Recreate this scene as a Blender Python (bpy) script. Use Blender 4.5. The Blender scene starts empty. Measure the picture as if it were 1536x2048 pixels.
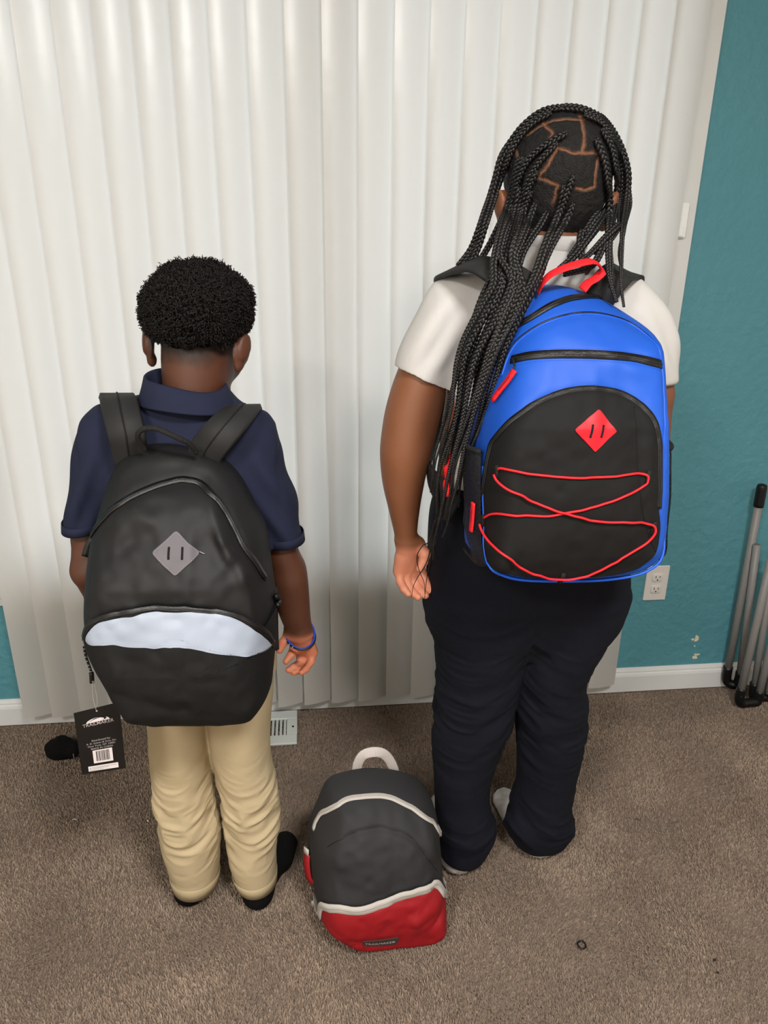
import bpy, math, random
import numpy as np
from mathutils import Matrix, Vector

S = bpy.context.scene
COL = S.collection
# ---------------------------------------------------------------- camera
cam = bpy.data.cameras.new('camera'); cam_o = bpy.data.objects.new('camera', cam); COL.objects.link(cam_o)
cam.sensor_fit = 'VERTICAL'; cam.sensor_height = 36.0; cam.lens = 1440.0 / 2048.0 * 36.0; cam.clip_start = .02
def aim(o, loc, pitch, yaw, roll):
    p, y, r = map(math.radians, (pitch, yaw, roll))
    f = np.array([math.sin(y) * math.cos(p), math.cos(y) * math.cos(p), -math.sin(p)])
    rt = np.array([math.cos(y), -math.sin(y), 0]); up = np.cross(rt, f)
    a = rt * math.cos(r) + up * math.sin(r); b = -rt * math.sin(r) + up * math.cos(r)
    M = Matrix.Identity(4)
    for i in range(3): M[i][0], M[i][1], M[i][2], M[i][3] = a[i], b[i], -f[i], loc[i]
    o.matrix_world = M
aim(cam_o, (0.0, -1.88, 1.3322), 20.28, 6.48, .77)
S.camera = cam_o
# ---------------------------------------------------------------- daylight outside the window
W = bpy.data.worlds.new('overcast_sky'); S.world = W; W.use_nodes = True
W.node_tree.nodes['Background'].inputs[0].default_value = (.90, .94, 1.0, 1); W.node_tree.nodes['Background'].inputs[1].default_value = 2.4
# ---------------------------------------------------------------- the room's ceiling lamp, above and behind the photographer, plus an added fill light
def area(name, loc, size, power, col, rot=(0, 0, 0)):
    l = bpy.data.lights.new(name, 'AREA'); l.shape = 'DISK'; l.size = size; l.energy = power; l.color = col
    o = bpy.data.objects.new(name, l); COL.objects.link(o); o.location = loc; o.rotation_euler = rot; return o
area('ceiling_lamp_light', (.52, -2.22, 2.33), .46, 43, (1.0, .972, .94))
area('added_fill_light_far', (-.95, -2.75, 2.33), .50, 42, (1.0, .972, .94))  # added fill to lift the shadows; no known lamp on this side
# ---------------------------------------------------------------- picture brightness
S.view_settings.view_transform = 'Standard'; S.view_settings.look = 'None'
S.view_settings.exposure = 0.32; S.view_settings.gamma = 1.0; S.view_settings.use_curve_mapping = False
S.cycles.use_denoising = True
# measured shapes, metres, world axes: x along the window wall, y towards it (wall at y = 0), z up
D = {
 "boy_torso": [[-0.205,-0.65,0.6,0.122,0.088], [-0.205,-0.655,0.72,0.126,0.092], [-0.205,-0.66,0.86,0.132,0.095], [-0.208,-0.66,0.96,0.14,0.09], [-0.208,-0.655,1.02,0.145,0.078], [-0.206,-0.655,1.055,0.128,0.066], 
  [-0.2,-0.655,1.082,0.095,0.058], [-0.188,-0.655,1.105,0.064,0.055]],
 "boy_sleeve_l": [[-0.3917,-0.655,0.8633,0.0328,0.05], [-0.3852,-0.655,0.9039,0.0312,0.051], [-0.3721,-0.655,0.9492,0.0317,0.052], [-0.3505,-0.655,1.0107,0.0338,0.052], [-0.3308,-0.655,1.0534,0.0351,0.047], [-0.3164,-0.655,1.0769,0.0289,0.04]],
 "boy_sleeve_r": [[-0.0447,-0.655,0.8289,0.0383,0.05], [-0.0502,-0.655,0.876,0.0369,0.052], [-0.0556,-0.655,0.9085,0.0361,0.054], [-0.0705,-0.655,0.9709,0.0354,0.054], [-0.0853,-0.655,1.0294,0.0343,0.05], [-0.0945,-0.655,1.0574,0.0302,0.042]],
 "boy_arm_r": [[-0.0467,-0.655,0.8759,0.0227,0.03], [-0.0481,-0.655,0.8125,0.0294,0.037], [-0.0402,-0.655,0.7771,0.0343,0.038], [-0.0365,-0.658,0.7478,0.0345,0.037], [-0.0324,-0.655,0.7046,0.0322,0.033], 
  [-0.0278,-0.655,0.6705,0.0287,0.028], [-0.0216,-0.655,0.6422,0.0256,0.021], [-0.0201,-0.655,0.6268,0.0267,0.018]],
 "boy_arm_l": [[-0.3821,-0.655,0.9131], [-0.3858,-0.655,0.843], [-0.3871,-0.665,0.7847], [-0.3838,-0.625,0.7148], [-0.3702,-0.555,0.6512]],
 "boy_hand": [[[[-0.0381,-0.655,0.6321], [-0.0517,-0.662,0.6194], [-0.0591,-0.668,0.6058]], [0.012,0.0085,0.0068]], [[[-0.0306,-0.648,0.5967], [-0.0383,-0.664,0.5913], [-0.048,-0.674,0.5836]], 
  [0.0105,0.0076,0.0062]], [[[-0.0184,-0.642,0.5858], [-0.0218,-0.655,0.5669], [-0.0342,-0.672,0.5693], [-0.0436,-0.68,0.5683]], [0.0105,0.0078,0.0073,0.0062]], 
  [[[-0.0077,-0.642,0.583], [-0.0112,-0.656,0.5636], [-0.0248,-0.674,0.5634], [-0.0333,-0.683,0.5641]], [0.0105,0.0076,0.0071,0.006]], [[[0.0011,-0.647,0.5855], 
  [-0.0004,-0.66,0.5711], [-0.0113,-0.676,0.565], [-0.019,-0.685,0.5645]], [0.0098,0.007,0.0065,0.0056]]],
 "boy_wrist": [-0.0208,-0.655,0.6378],
 "boy_leg_l": [[-0.2582,-0.672,0.0518,0.0478,0.052], [-0.2573,-0.67,0.1139,0.0549,0.058], [-0.2582,-0.668,0.1528,0.0571,0.061], [-0.2587,-0.665,0.1966,0.0591,0.063], [-0.2651,-0.66,0.2706,0.0597,0.066], 
  [-0.2654,-0.655,0.3419,0.0604,0.07], [-0.2639,-0.655,0.4244,0.0597,0.076], [-0.2573,-0.655,0.5195,0.0645,0.085], [-0.2526,-0.655,0.5973,0.0652,0.09], [-0.244,-0.655,0.6668,0.0614,0.09]],
 "boy_leg_r": [[-0.1286,-0.682,0.0548,0.0432,0.052], [-0.1355,-0.678,0.1101,0.0501,0.058], [-0.1361,-0.673,0.1461,0.0508,0.06], [-0.1325,-0.665,0.1851,0.0548,0.062], [-0.136,-0.66,0.2727,0.0574,0.066], 
  [-0.1445,-0.655,0.3388,0.0601,0.07], [-0.1466,-0.655,0.4163,0.0615,0.076], [-0.1441,-0.655,0.5126,0.0678,0.085], [-0.1372,-0.655,0.5911,0.0689,0.09], [-0.1306,-0.655,0.6667,0.07,0.09]],
 "boy_hip": [[-0.2,-0.655,0.56,0.135,0.095], [-0.2,-0.655,0.64,0.13,0.095], [-0.2,-0.655,0.7,0.124,0.09]],
 "boy_head": [-0.17,-0.622,1.214],
 "boy_neck": [[-0.19,-0.662,1.06], [-0.178,-0.642,1.17]],
 "boy_foot_l": [[-0.2722,-0.6709,0.03], [-0.2802,-0.5709,0.022], [-0.2822,-0.5109,0.018]],
 "boy_foot_r": [[-0.1265,-0.6939,0.03], [-0.0886,-0.5983,0.022], [-0.0702,-0.5518,0.018]],
 "girl_torso": [[0.445,-0.6,0.885,0.195,0.125], [0.44,-0.6,0.95,0.203,0.126], [0.435,-0.6,1.02,0.196,0.124], [0.43,-0.6,1.09,0.184,0.122], [0.428,-0.6,1.17,0.182,0.116], [0.424,-0.6,1.235,0.178,0.1], 
  [0.42,-0.605,1.275,0.145,0.082], [0.421,-0.61,1.302,0.1,0.07], [0.423,-0.612,1.322,0.067,0.06], [0.425,-0.612,1.352,0.056,0.055]],
 "girl_sleeve_l": [[0.2084,-0.605,1.081,0.052,0.06], [0.2076,-0.605,1.1214,0.05,0.061], [0.2148,-0.605,1.1608,0.0482,0.063], [0.2299,-0.605,1.1995,0.0492,0.063], [0.2482,-0.602,1.2415,0.0471,0.058], 
  [0.2622,-0.6,1.2705,0.0408,0.048], [0.2737,-0.6,1.2853,0.0328,0.038]],
 "girl_sleeve_r": [[0.6292,-0.6,1.1045,0.0569,0.06], [0.6198,-0.6,1.1594,0.0565,0.062], [0.6115,-0.6,1.1907,0.055,0.062], [0.5893,-0.6,1.2283,0.0562,0.06], [0.5637,-0.6,1.2625,0.0531,0.052], [0.5407,-0.6,1.2868,0.0466,0.04]],
 "girl_arm_l": [[0.2102,-0.605,1.1346,0.0404,0.045], [0.206,-0.605,1.0991,0.049,0.05], [0.1968,-0.607,1.0588,0.0512,0.051], [0.1888,-0.61,1.018,0.0502,0.05], [0.182,-0.613,0.9737,0.0469,0.047], 
  [0.1799,-0.61,0.9177,0.0392,0.042], [0.1828,-0.607,0.8638,0.0297,0.034], [0.1871,-0.605,0.8147,0.0224,0.025], [0.1899,-0.605,0.7969,0.024,0.021]],
 "girl_arm_r": [[0.6212,-0.6,1.1684], [0.6394,-0.6,1.0763], [0.657,-0.59,0.9668], [0.6781,-0.52,0.8828], [0.6778,-0.46,0.8351]],
 "girl_hand": [[[[0.2121,-0.605,0.7899], [0.2233,-0.618,0.774], [0.2188,-0.63,0.7626], [0.2114,-0.636,0.7519]], [0.014,0.0115,0.0095,0.0075]], [[[0.2185,-0.588,0.7306], [0.2269,-0.602,0.7128], 
  [0.2341,-0.615,0.7034], [0.2392,-0.622,0.6947]], [0.0125,0.0092,0.0082,0.007]], [[[0.2049,-0.592,0.7286], [0.2108,-0.604,0.7034], [0.2196,-0.62,0.6945], 
  [0.2261,-0.63,0.6905]], [0.0125,0.0093,0.0085,0.0072]], [[[0.1914,-0.595,0.7283], [0.1934,-0.606,0.7051], [0.2024,-0.622,0.6929], [0.2108,-0.633,0.6894]], 
  [0.012,0.009,0.0082,0.007]], [[[0.178,-0.598,0.7302], [0.1778,-0.61,0.7131], [0.1841,-0.624,0.7034], [0.1918,-0.633,0.6967]], [0.0112,0.008,0.0074,0.0062]]],
 "girl_wrist": [0.1895,-0.605,0.7948],
 "girl_leg_l": [[0.3315,-0.64,0.037,0.0478,0.05], [0.3387,-0.632,0.079,0.0633,0.062], [0.3369,-0.63,0.1089,0.0646,0.066], [0.3318,-0.627,0.1421,0.0625,0.065], [0.3265,-0.62,0.1853,0.0621,0.066], 
  [0.3283,-0.615,0.2496,0.0665,0.068], [0.3331,-0.61,0.3187,0.0741,0.072], [0.3439,-0.605,0.3858,0.0811,0.076], [0.3497,-0.6,0.4578,0.0866,0.082], 
  [0.3528,-0.6,0.5431,0.0952,0.092], [0.348,-0.6,0.6256,0.1038,0.1], [0.3441,-0.6,0.6827,0.108,0.11]],
 "girl_leg_r": [[0.526,-0.614,0.0287,0.0597,0.05], [0.5201,-0.61,0.0702,0.0761,0.062], [0.518,-0.608,0.0935,0.0764,0.066], [0.5191,-0.605,0.1242,0.0695,0.064], [0.5261,-0.6,0.1935,0.0664,0.065], 
  [0.5265,-0.6,0.2766,0.071,0.069], [0.5219,-0.6,0.3546,0.0749,0.074], [0.5114,-0.6,0.4291,0.0736,0.078], [0.5116,-0.6,0.4918,0.0754,0.086], 
  [0.5238,-0.6,0.5583,0.0886,0.096], [0.5363,-0.6,0.6228,0.1009,0.105], [0.5425,-0.6,0.6802,0.1066,0.11]],
 "girl_hip": [[0.4369,-0.6,0.5567,0.1188,0.06], [0.4421,-0.6,0.6038,0.1827,0.098], [0.4425,-0.6,0.6843,0.2066,0.122], [0.4364,-0.6,0.7565,0.2029,0.13], [0.4311,-0.6,0.8524,0.195,0.127], [0.4311,-0.6,0.9239,0.1802,0.12]],
 "girl_head": [0.428,-0.6,1.448],
 "girl_neck": [[0.424,-0.615,1.28], [0.427,-0.605,1.4]],
 "girl_foot_l": [[0.3198,-0.6418,0.033], [0.3178,-0.5208,0.026], [0.3198,-0.4608,0.02]],
 "girl_foot_r": [[0.5194,-0.6152,0.033], [0.4919,-0.5114,0.026], [0.4791,-0.4631,0.02]],
 "bag_black": {"o":[-0.197,-0.762,0.585],"M":[[1.0,0.0,0.0], [0.0,0.1045,-0.9945], [0.0,0.9945,0.1045]],"outline":[[-0.0649,0.4439], [-0.023,0.4477], [0.0309,0.4379], [0.061,0.4231], [0.0856,0.3959], [0.1086,0.3483], 
  [0.1279,0.3017], [0.1348,0.2329], [0.1392,0.1781], [0.1389,0.1429], [0.1346,0.0968], [0.1276,0.0428], [0.1116,0.0127], [0.0902,-0.0029], [0.0245,-0.0042], 
  [-0.0525,0.0008], [-0.0998,0.0128], [-0.1176,0.0401], [-0.1383,0.082], [-0.1544,0.1133], [-0.1629,0.1412], [-0.1662,0.1783], [-0.1628,0.2207], [-0.1512,0.2915], 
  [-0.1349,0.3444], [-0.1189,0.3894], [-0.1024,0.4202], [-0.0853,0.4369]],"base":[[0,0.135], [0.05,0.155], [0.12,0.165], [0.25,0.15], [0.36,0.11], [0.45,0.06], 
  [0.5,0.05]],"rad":[[0,0.028], [0.04,0.045], [0.12,0.075], [0.3,0.085], [0.5,0.09]],"zip_main":[[-0.1721,0.2582], [-0.1617,0.2821], [-0.1233,0.332], [-0.0987,0.3573], 
  [-0.0693,0.3767], [-0.0389,0.3892], [-0.0136,0.3952], [0.0053,0.3978], [0.0231,0.3951], [0.0373,0.3884], [0.0521,0.3769], [0.0631,0.3647], [0.0767,0.3418], 
  [0.0861,0.3229], [0.0977,0.298], [0.1135,0.2705], [0.1265,0.2363]],"zip_pocket":[[-0.1443,0.1633], [-0.1291,0.193], [-0.1091,0.2071], [-0.0844,0.2161], [-0.0552,0.2212], 
  [-0.0276,0.2215], [0.0123,0.2218], [0.0565,0.2135], [0.0805,0.2036], [0.0979,0.1917], [0.1129,0.1751], [0.1241,0.1532], [0.1311,0.1233]],"reflect":[[-0.135,0.1683], 
  [-0.1236,0.1889], [-0.1034,0.203], [-0.079,0.2099], [-0.0486,0.2146], [-0.0221,0.2154], [0.0118,0.2155], [0.0428,0.2121], [0.0705,0.204], [0.0865,0.1935], 
  [0.0991,0.183], [0.1119,0.1668], [0.1211,0.1487], [0.1279,0.1263], [0.1198,0.1321], [0.1101,0.1367], [0.0963,0.142], [0.0828,0.1456], [0.0657,0.1509], [0.0493,0.1556], 
  [0.032,0.1613], [0.0155,0.1654], [-0.0186,0.1671], [-0.0421,0.1673], [-0.0652,0.1671], [-0.0802,0.1681], [-0.0939,0.1707], [-0.1135,0.1697]],"diamond":[[0.0024,0.3337], 
  [0.0359,0.3003], [0.0007,0.2701], [-0.0328,0.3038]],"slot1":[[-0.0077,0.3117], [-0.0085,0.2942]],"slot2":[[0.0119,0.3107], [0.0112,0.2935]],"thread":[[0.0344,0.3016], 
  [0.0386,0.2991], [0.0424,0.2977]],"puller":[[-0.1875,0.0997], [-0.1861,0.081], [-0.1821,0.062], [-0.1801,0.0477], [-0.1808,0.0316]],"buckle":[[0.1357,0.1937], 
  [0.139,0.1753], [0.1374,0.1747]],"fold_r":[[0.0642,0.3285], [0.0996,0.2597], [0.1252,0.1669]],"fold_r0":[[0.0492,0.378], [0.0678,0.3176], 
  [0.0773,0.2929]],"dark":[[-0.0525,0.4471], [-0.0203,0.4205], [0.0026,0.4462]]},
 "bag_blue": {"o":[0.405,-0.735,0.82],"M":[[1.0,0.0,0.0], [0.0,0.0872,-0.9962], [0.0,0.9962,0.0872]],"outline":[[-0.0413,0.4499], [-0.0131,0.4582], [0.0234,0.4548], [0.0734,0.4386], [0.1124,0.4176], [0.1503,0.3916], 
  [0.1654,0.3658], [0.1672,0.3235], [0.1686,0.2572], [0.174,0.1868], [0.1788,0.1218], [0.1757,0.0716], [0.1698,0.0344], [0.1544,0.0124], [0.1223,-0.0015], 
  [0.0698,-0.0083], [-0.0023,-0.0082], [-0.072,-0.0029], [-0.1072,0.007], [-0.1273,0.0198], [-0.1323,0.0418], [-0.1315,0.0799], [-0.1342,0.1315], [-0.1352,0.182], 
  [-0.1317,0.2223], [-0.1243,0.2659], [-0.1145,0.3071], [-0.104,0.346], [-0.0882,0.3851], [-0.0694,0.4244]],"base":[[0,0.15], [0.05,0.165], [0.15,0.17], [0.25,0.165], 
  [0.36,0.13], [0.44,0.075], [0.5,0.05]],"rad":[[0,0.022], [0.04,0.03], [0.1,0.045], [0.3,0.06], [0.5,0.085]],"zip_main":[[-0.0925,0.3653], [-0.0837,0.3821], 
  [-0.0719,0.396], [-0.0567,0.4065], [-0.0377,0.4184], [-0.0188,0.4273], [0.0115,0.4358], [0.0473,0.4387], [0.0939,0.4367]],"seam":[[-0.1155,0.269], [-0.1117,0.2854], 
  [-0.102,0.3201], [-0.0925,0.3479], [-0.0817,0.3673], [-0.0662,0.3824], [-0.0474,0.395], [-0.0255,0.4038], [0.0009,0.4097], [0.0254,0.4119], [0.0505,0.4105], 
  [0.0769,0.4054], [0.099,0.398], [0.1149,0.3862], [0.1267,0.3719], [0.1319,0.3533], [0.1362,0.3168], [0.1338,0.2664], [0.1314,0.2155], [0.1322,0.1696], 
  [0.1344,0.1305]],"zip_front":[[-0.0895,0.3448], [-0.0781,0.3494], [-0.0615,0.3531], [-0.033,0.355], [-0.0022,0.3551], [0.0304,0.3543], [0.0618,0.352], [0.0977,0.3467], 
  [0.1331,0.3387]],"pull1c":[[-0.0856,0.346], [-0.0859,0.3369], [-0.0877,0.3277]],"pull1":[[-0.086,0.3285], [-0.0934,0.3149], [-0.103,0.2979], 
  [-0.1108,0.2825]],"panel":[[-0.1095,0.0283], [-0.1229,0.0359], [-0.1259,0.0585], [-0.1263,0.093], [-0.1267,0.1284], [-0.1252,0.1748], [-0.1199,0.2174], [-0.1146,0.232], 
  [-0.1072,0.2464], [-0.0993,0.2572], [-0.0896,0.2665], [-0.0761,0.2785], [-0.06,0.2879], [-0.0412,0.2958], [-0.0215,0.3018], [-0.0021,0.3045], [0.0157,0.3052], 
  [0.0354,0.3033], [0.0526,0.3002], [0.068,0.2951], [0.081,0.2878], [0.0938,0.2789], [0.1036,0.2681], [0.1118,0.2556], [0.1171,0.2401], [0.121,0.2221], [0.1251,0.1749], 
  [0.1286,0.1251], [0.1327,0.0919], [0.1321,0.0611], [0.1221,0.0402], [0.1043,0.0245], [0.0738,0.0158], [0.0291,0.0137], [-0.0155,0.0142], 
  [-0.0693,0.0189]],"panel_zip":[[-0.1271,0.1233], [-0.1266,0.1494], [-0.1244,0.1868], [-0.1199,0.2174], [-0.1146,0.232], [-0.1072,0.2464], [-0.0993,0.2572], 
  [-0.0896,0.2665], [-0.0761,0.2785], [-0.06,0.2879], [-0.0412,0.2958], [-0.0215,0.3018], [-0.0021,0.3045], [0.0157,0.3052], [0.0354,0.3033], [0.0526,0.3002], 
  [0.068,0.2951], [0.081,0.2878], [0.0938,0.2789], [0.1036,0.2681], [0.1118,0.2556], [0.1171,0.2401], [0.121,0.2221], [0.1251,0.1749], 
  [0.1286,0.1251]],"vseam":[[0.0781,0.2794], [0.0813,0.2324], [0.0885,0.1724], [0.103,0.1168], [0.1301,0.0571]],"diamond":[[0.0202,0.2764], [0.0473,0.247], 
  [0.0166,0.2172], [-0.0156,0.2493]],"slot1":[[0.0107,0.2561], [0.0079,0.2388]],"slot2":[[0.026,0.2551], [0.0228,0.2386]],"cord1":[[-0.1131,0.1872], [-0.1094,0.1901], 
  [-0.0901,0.1879], [-0.066,0.1844], [-0.0357,0.1806], [-0.0045,0.1791], [0.0285,0.1799], [0.0598,0.1813], [0.0926,0.1836], [0.1021,0.1801], [0.103,0.1741], 
  [0.1005,0.1672], [0.0843,0.1583], [0.0614,0.1497], [0.0426,0.1425], [0.0244,0.1362], [0.0015,0.1314], [-0.023,0.1268], [-0.0472,0.1212], [-0.079,0.1209], 
  [-0.1064,0.1213], [-0.1174,0.1156], [-0.1227,0.1043]],"cord2":[[-0.1154,0.1789], [-0.1125,0.1706], [-0.1007,0.1592], [-0.0837,0.1505], [-0.063,0.1413], [-0.0437,0.1338], 
  [-0.023,0.1268], [0.0096,0.1173], [0.0434,0.112], [0.0738,0.1106], [0.1061,0.1069], [0.1162,0.1037], [0.1206,0.0976], [0.1211,0.0893], [0.1144,0.0765], [0.0966,0.0663], 
  [0.0761,0.0533], [0.0553,0.0383], [0.0329,0.023], [0.0157,0.0183], [0.0012,0.0156], [-0.0192,0.0163], [-0.0371,0.0194], [-0.0525,0.0256], [-0.0727,0.036], 
  [-0.096,0.0512], [-0.1118,0.0658], [-0.1191,0.0745], [-0.123,0.084], [-0.1243,0.0913]],"pull2":[[-0.1272,0.1258], [-0.1269,0.1096], [-0.1266,0.0924], 
  [-0.127,0.0733]],"pull2c":[[-0.1271,0.1445], [-0.1272,0.1345], [-0.1272,0.125]],"loops":[[0.1029,0.1793], [0.1206,0.0976], [-0.1148,0.1835], [-0.1236,0.098], 
  [-0.0094,0.016]],"mesh_l":[[-0.1375,0.1778], [-0.1371,0.1418], [-0.1365,0.0981], [-0.1306,0.0534], [-0.1205,0.0168]]},
 "bag_red": {"o":[0.118,-0.695,0.004],"M":[[0.9945,-0.0127,0.1037], [0.1045,0.1212,-0.9871], [0.0,0.9925,0.1219]],"outline":[[-0.04,0.3061], [-0.0081,0.3069], [0.0313,0.2998], [0.0697,0.2869], [0.1023,0.2671], [0.1229,0.2414], 
  [0.1369,0.2035], [0.1424,0.1424], [0.1436,0.0832], [0.1428,0.0488], [0.1372,-0.0062], [0.1219,-0.0268], [0.0863,-0.0337], [0.0226,-0.0283], [-0.0259,-0.0247], 
  [-0.0594,-0.0148], [-0.0884,0.0035], [-0.1166,0.028], [-0.1269,0.049], [-0.132,0.0854], [-0.1343,0.136], [-0.1322,0.1808], [-0.1248,0.2133], [-0.11,0.2496], 
  [-0.0919,0.2881], [-0.0746,0.3013]],"base":[[-0.03,0.14], [0.0,0.145], [0.04,0.15], [0.1,0.15], [0.2,0.135], [0.3,0.1], [0.36,0.07], [0.4,0.05]],"rad":[[-0.03,0.02], 
  [0.0,0.025], [0.05,0.05], [0.15,0.08], [0.4,0.08]],"zip_top":[[-0.1239,0.2089], [-0.1163,0.2289], [-0.1008,0.2563], [-0.0716,0.2848], [-0.0312,0.2907], [0.0014,0.2888], 
  [0.0338,0.2797], [0.0723,0.2593], [0.1033,0.2334], [0.1203,0.2078], [0.1575,0.1155]],"seam":[[-0.1038,0.21], [-0.0877,0.2268], [-0.0686,0.238], [-0.0449,0.2491], 
  [-0.018,0.2493], [0.0054,0.2456], [0.0279,0.2386], [0.0423,0.2327], [0.0566,0.2245], [0.0695,0.2101], [0.0811,0.189], [0.0971,0.1615], 
  [0.1146,0.1291]],"zip_low":[[-0.1248,0.0105], [-0.1199,-0.002], [-0.118,0.085], [-0.1025,0.1018], [-0.0863,0.107], [-0.0668,0.106], [-0.047,0.1063], [-0.0266,0.1096], 
  [-0.0056,0.1125], [0.0176,0.1173], [0.0417,0.1228], [0.065,0.124], [0.0878,0.1222], [0.1064,0.1152], [0.164,-0.012]],"red_top":[[-0.126,0.0082], [-0.12,-0.0045], 
  [-0.1181,0.0827], [-0.1027,0.1004], [-0.0865,0.1056], [-0.0668,0.1037], [-0.0471,0.104], [-0.0267,0.1073], [-0.0058,0.1111], [0.0174,0.1159], [0.0417,0.1205], 
  [0.0647,0.1226], [0.0875,0.1208], [0.1061,0.1125], [0.1652,-0.0162]],"label":[[-0.0476,0.0334], [-0.0113,0.0287], [0.0252,0.0273], [0.0201,0.007], [-0.0132,0.0065], 
  [-0.0474,0.0163]],"handle_base":[[-0.026,0.3069], [0.0564,0.2916]],"pull":[[-0.1249,-0.0214], [-0.1279,-0.0439], [-0.1298,-0.0667], [-0.126,-0.0831], [-0.1243,-0.0966]]},
 "tag": [[-0.3814,-0.86,0.6219], [-0.3089,-0.86,0.6386], [-0.3154,-0.85,0.5004], [-0.3875,-0.85,0.4926]],
 "tag_hole": [-0.3453,-0.861,0.6258],
 "tag_string": [[-0.3436,-0.862,0.6814], [-0.3443,-0.862,0.6507], [-0.3441,-0.864,0.6294]],
 "braids": [[[[0.4113,-0.6527,1.5375], [0.3831,-0.6351,1.5331], [0.3579,-0.6224,1.5145], [0.3418,-0.6053,1.4904], [0.3279,-0.6101,1.4682], [0.3198,-0.6121,1.4358], [0.3095,-0.6226,1.4063], 
  [0.2973,-0.6458,1.3849], [0.2857,-0.661,1.3582], [0.276,-0.6511,1.3275], [0.2559,-0.6602,1.303]],0.0048,1], [[[0.3923,-0.6539,1.5298], [0.3651,-0.6416,1.5148], 
  [0.3456,-0.6316,1.4896], [0.3355,-0.6186,1.4606], [0.3305,-0.6001,1.4349], [0.3183,-0.6191,1.41], [0.3066,-0.6425,1.3889], [0.2952,-0.6649,1.3668], 
  [0.2864,-0.6646,1.3354], [0.273,-0.6727,1.3066]],0.0047,1], [[[0.3463,-0.6526,1.4668], [0.3419,-0.643,1.4324], [0.3426,-0.6216,1.4037], [0.3301,-0.6442,1.3833], 
  [0.3154,-0.6707,1.3643], [0.2998,-0.6727,1.3326], [0.2803,-0.6842,1.3051]],0.0043,1], [[[0.3399,-0.626,1.4781], [0.3336,-0.6033,1.4478], [0.3232,-0.609,1.4223], 
  [0.3095,-0.6341,1.3955], [0.2966,-0.6606,1.3696], [0.2835,-0.6563,1.3344], [0.2622,-0.6647,1.3038]],0.0043,1], [[[0.4072,-0.6939,1.4971], [0.3797,-0.687,1.4826], 
  [0.3583,-0.6726,1.4638], [0.3478,-0.6575,1.438], [0.3469,-0.641,1.4107], [0.3402,-0.6438,1.3867], [0.3302,-0.6698,1.3709], [0.3207,-0.6949,1.3534], 
  [0.3114,-0.7158,1.331], [0.3011,-0.7342,1.3068], [0.2864,-0.7512,1.2841], [0.2719,-0.7605,1.2571], [0.2607,-0.7667,1.2278], [0.2501,-0.7703,1.1977], 
  [0.2408,-0.7715,1.1671], [0.2342,-0.7708,1.1358], [0.2277,-0.7698,1.1044], [0.2217,-0.768,1.073], [0.2145,-0.7661,1.0418], [0.2079,-0.7636,1.0105], 
  [0.2071,-0.76,0.9787], [0.2052,-0.7565,0.9469]],0.0048,0.25], [[[0.3767,-0.6859,1.4808], [0.3561,-0.6698,1.4626], [0.346,-0.6539,1.4369], [0.3453,-0.6365,1.4102], 
  [0.3383,-0.6419,1.3862], [0.3278,-0.6702,1.3754], [0.3176,-0.6977,1.3627], [0.3078,-0.7205,1.3427], [0.2992,-0.7388,1.3179], [0.2944,-0.7586,1.2932], 
  [0.285,-0.7712,1.2657], [0.2718,-0.7785,1.2374], [0.2577,-0.7821,1.2089], [0.2433,-0.7846,1.1803], [0.2349,-0.7841,1.1495], [0.2299,-0.7832,1.1178], 
  [0.2266,-0.7816,1.086], [0.2224,-0.7797,1.0543], [0.2168,-0.7775,1.0228], [0.2131,-0.774,0.9911], [0.2136,-0.7704,0.9593], [0.2177,-0.766,0.9278]],0.0044,0.25], 
  [[[0.3505,-0.6607,1.4661], [0.3438,-0.6488,1.437], [0.3432,-0.6299,1.4112], [0.3364,-0.6352,1.3909], [0.3263,-0.6633,1.3788], [0.3161,-0.6914,1.3667], 
  [0.3059,-0.7181,1.352], [0.2958,-0.7408,1.3318], [0.288,-0.7602,1.3074], [0.2845,-0.7788,1.2818], [0.2686,-0.7876,1.2553], [0.2526,-0.793,1.2278], 
  [0.2384,-0.7965,1.1992], [0.2304,-0.7975,1.1681], [0.2278,-0.7967,1.136], [0.2265,-0.7955,1.1039], [0.2217,-0.7936,1.0721], [0.2132,-0.7916,1.0411], 
  [0.2059,-0.7887,1.0099], [0.2037,-0.785,0.978]],0.0047,0.25], [[[0.3925,-0.6951,1.4829], [0.3716,-0.6872,1.4605], [0.3587,-0.6736,1.4352], [0.3554,-0.6572,1.4084], 
  [0.3488,-0.6633,1.3827], [0.3385,-0.688,1.3658], [0.3266,-0.7073,1.3437], [0.3147,-0.7243,1.3198], [0.3057,-0.7431,1.296], [0.2938,-0.7565,1.2703], 
  [0.2794,-0.7642,1.2432], [0.2682,-0.7684,1.2139], [0.2584,-0.7714,1.1839], [0.254,-0.7712,1.1526], [0.2498,-0.7704,1.1212], [0.2428,-0.7691,1.0904], 
  [0.2339,-0.7672,1.06], [0.2243,-0.7654,1.0299], [0.2179,-0.7623,0.9991], [0.217,-0.7588,0.9676], [0.2202,-0.7552,0.9363], [0.2215,-0.7493,0.9052], 
  [0.2222,-0.7431,0.8742], [0.2211,-0.737,0.8431]],0.0045,0.25], [[[0.3676,-0.6848,1.4443], [0.3594,-0.6685,1.4178], [0.3555,-0.6609,1.3889], [0.345,-0.6853,1.3708], 
  [0.3339,-0.7112,1.355], [0.3222,-0.7293,1.331], [0.3116,-0.7476,1.3066], [0.303,-0.7658,1.2814], [0.2918,-0.7751,1.2525], [0.2812,-0.7805,1.2224], 
  [0.2683,-0.7839,1.193], [0.258,-0.7844,1.1623], [0.2502,-0.7836,1.1309], [0.2425,-0.7824,1.0995], [0.2357,-0.7805,1.0679], [0.2294,-0.7786,1.0362], 
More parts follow.
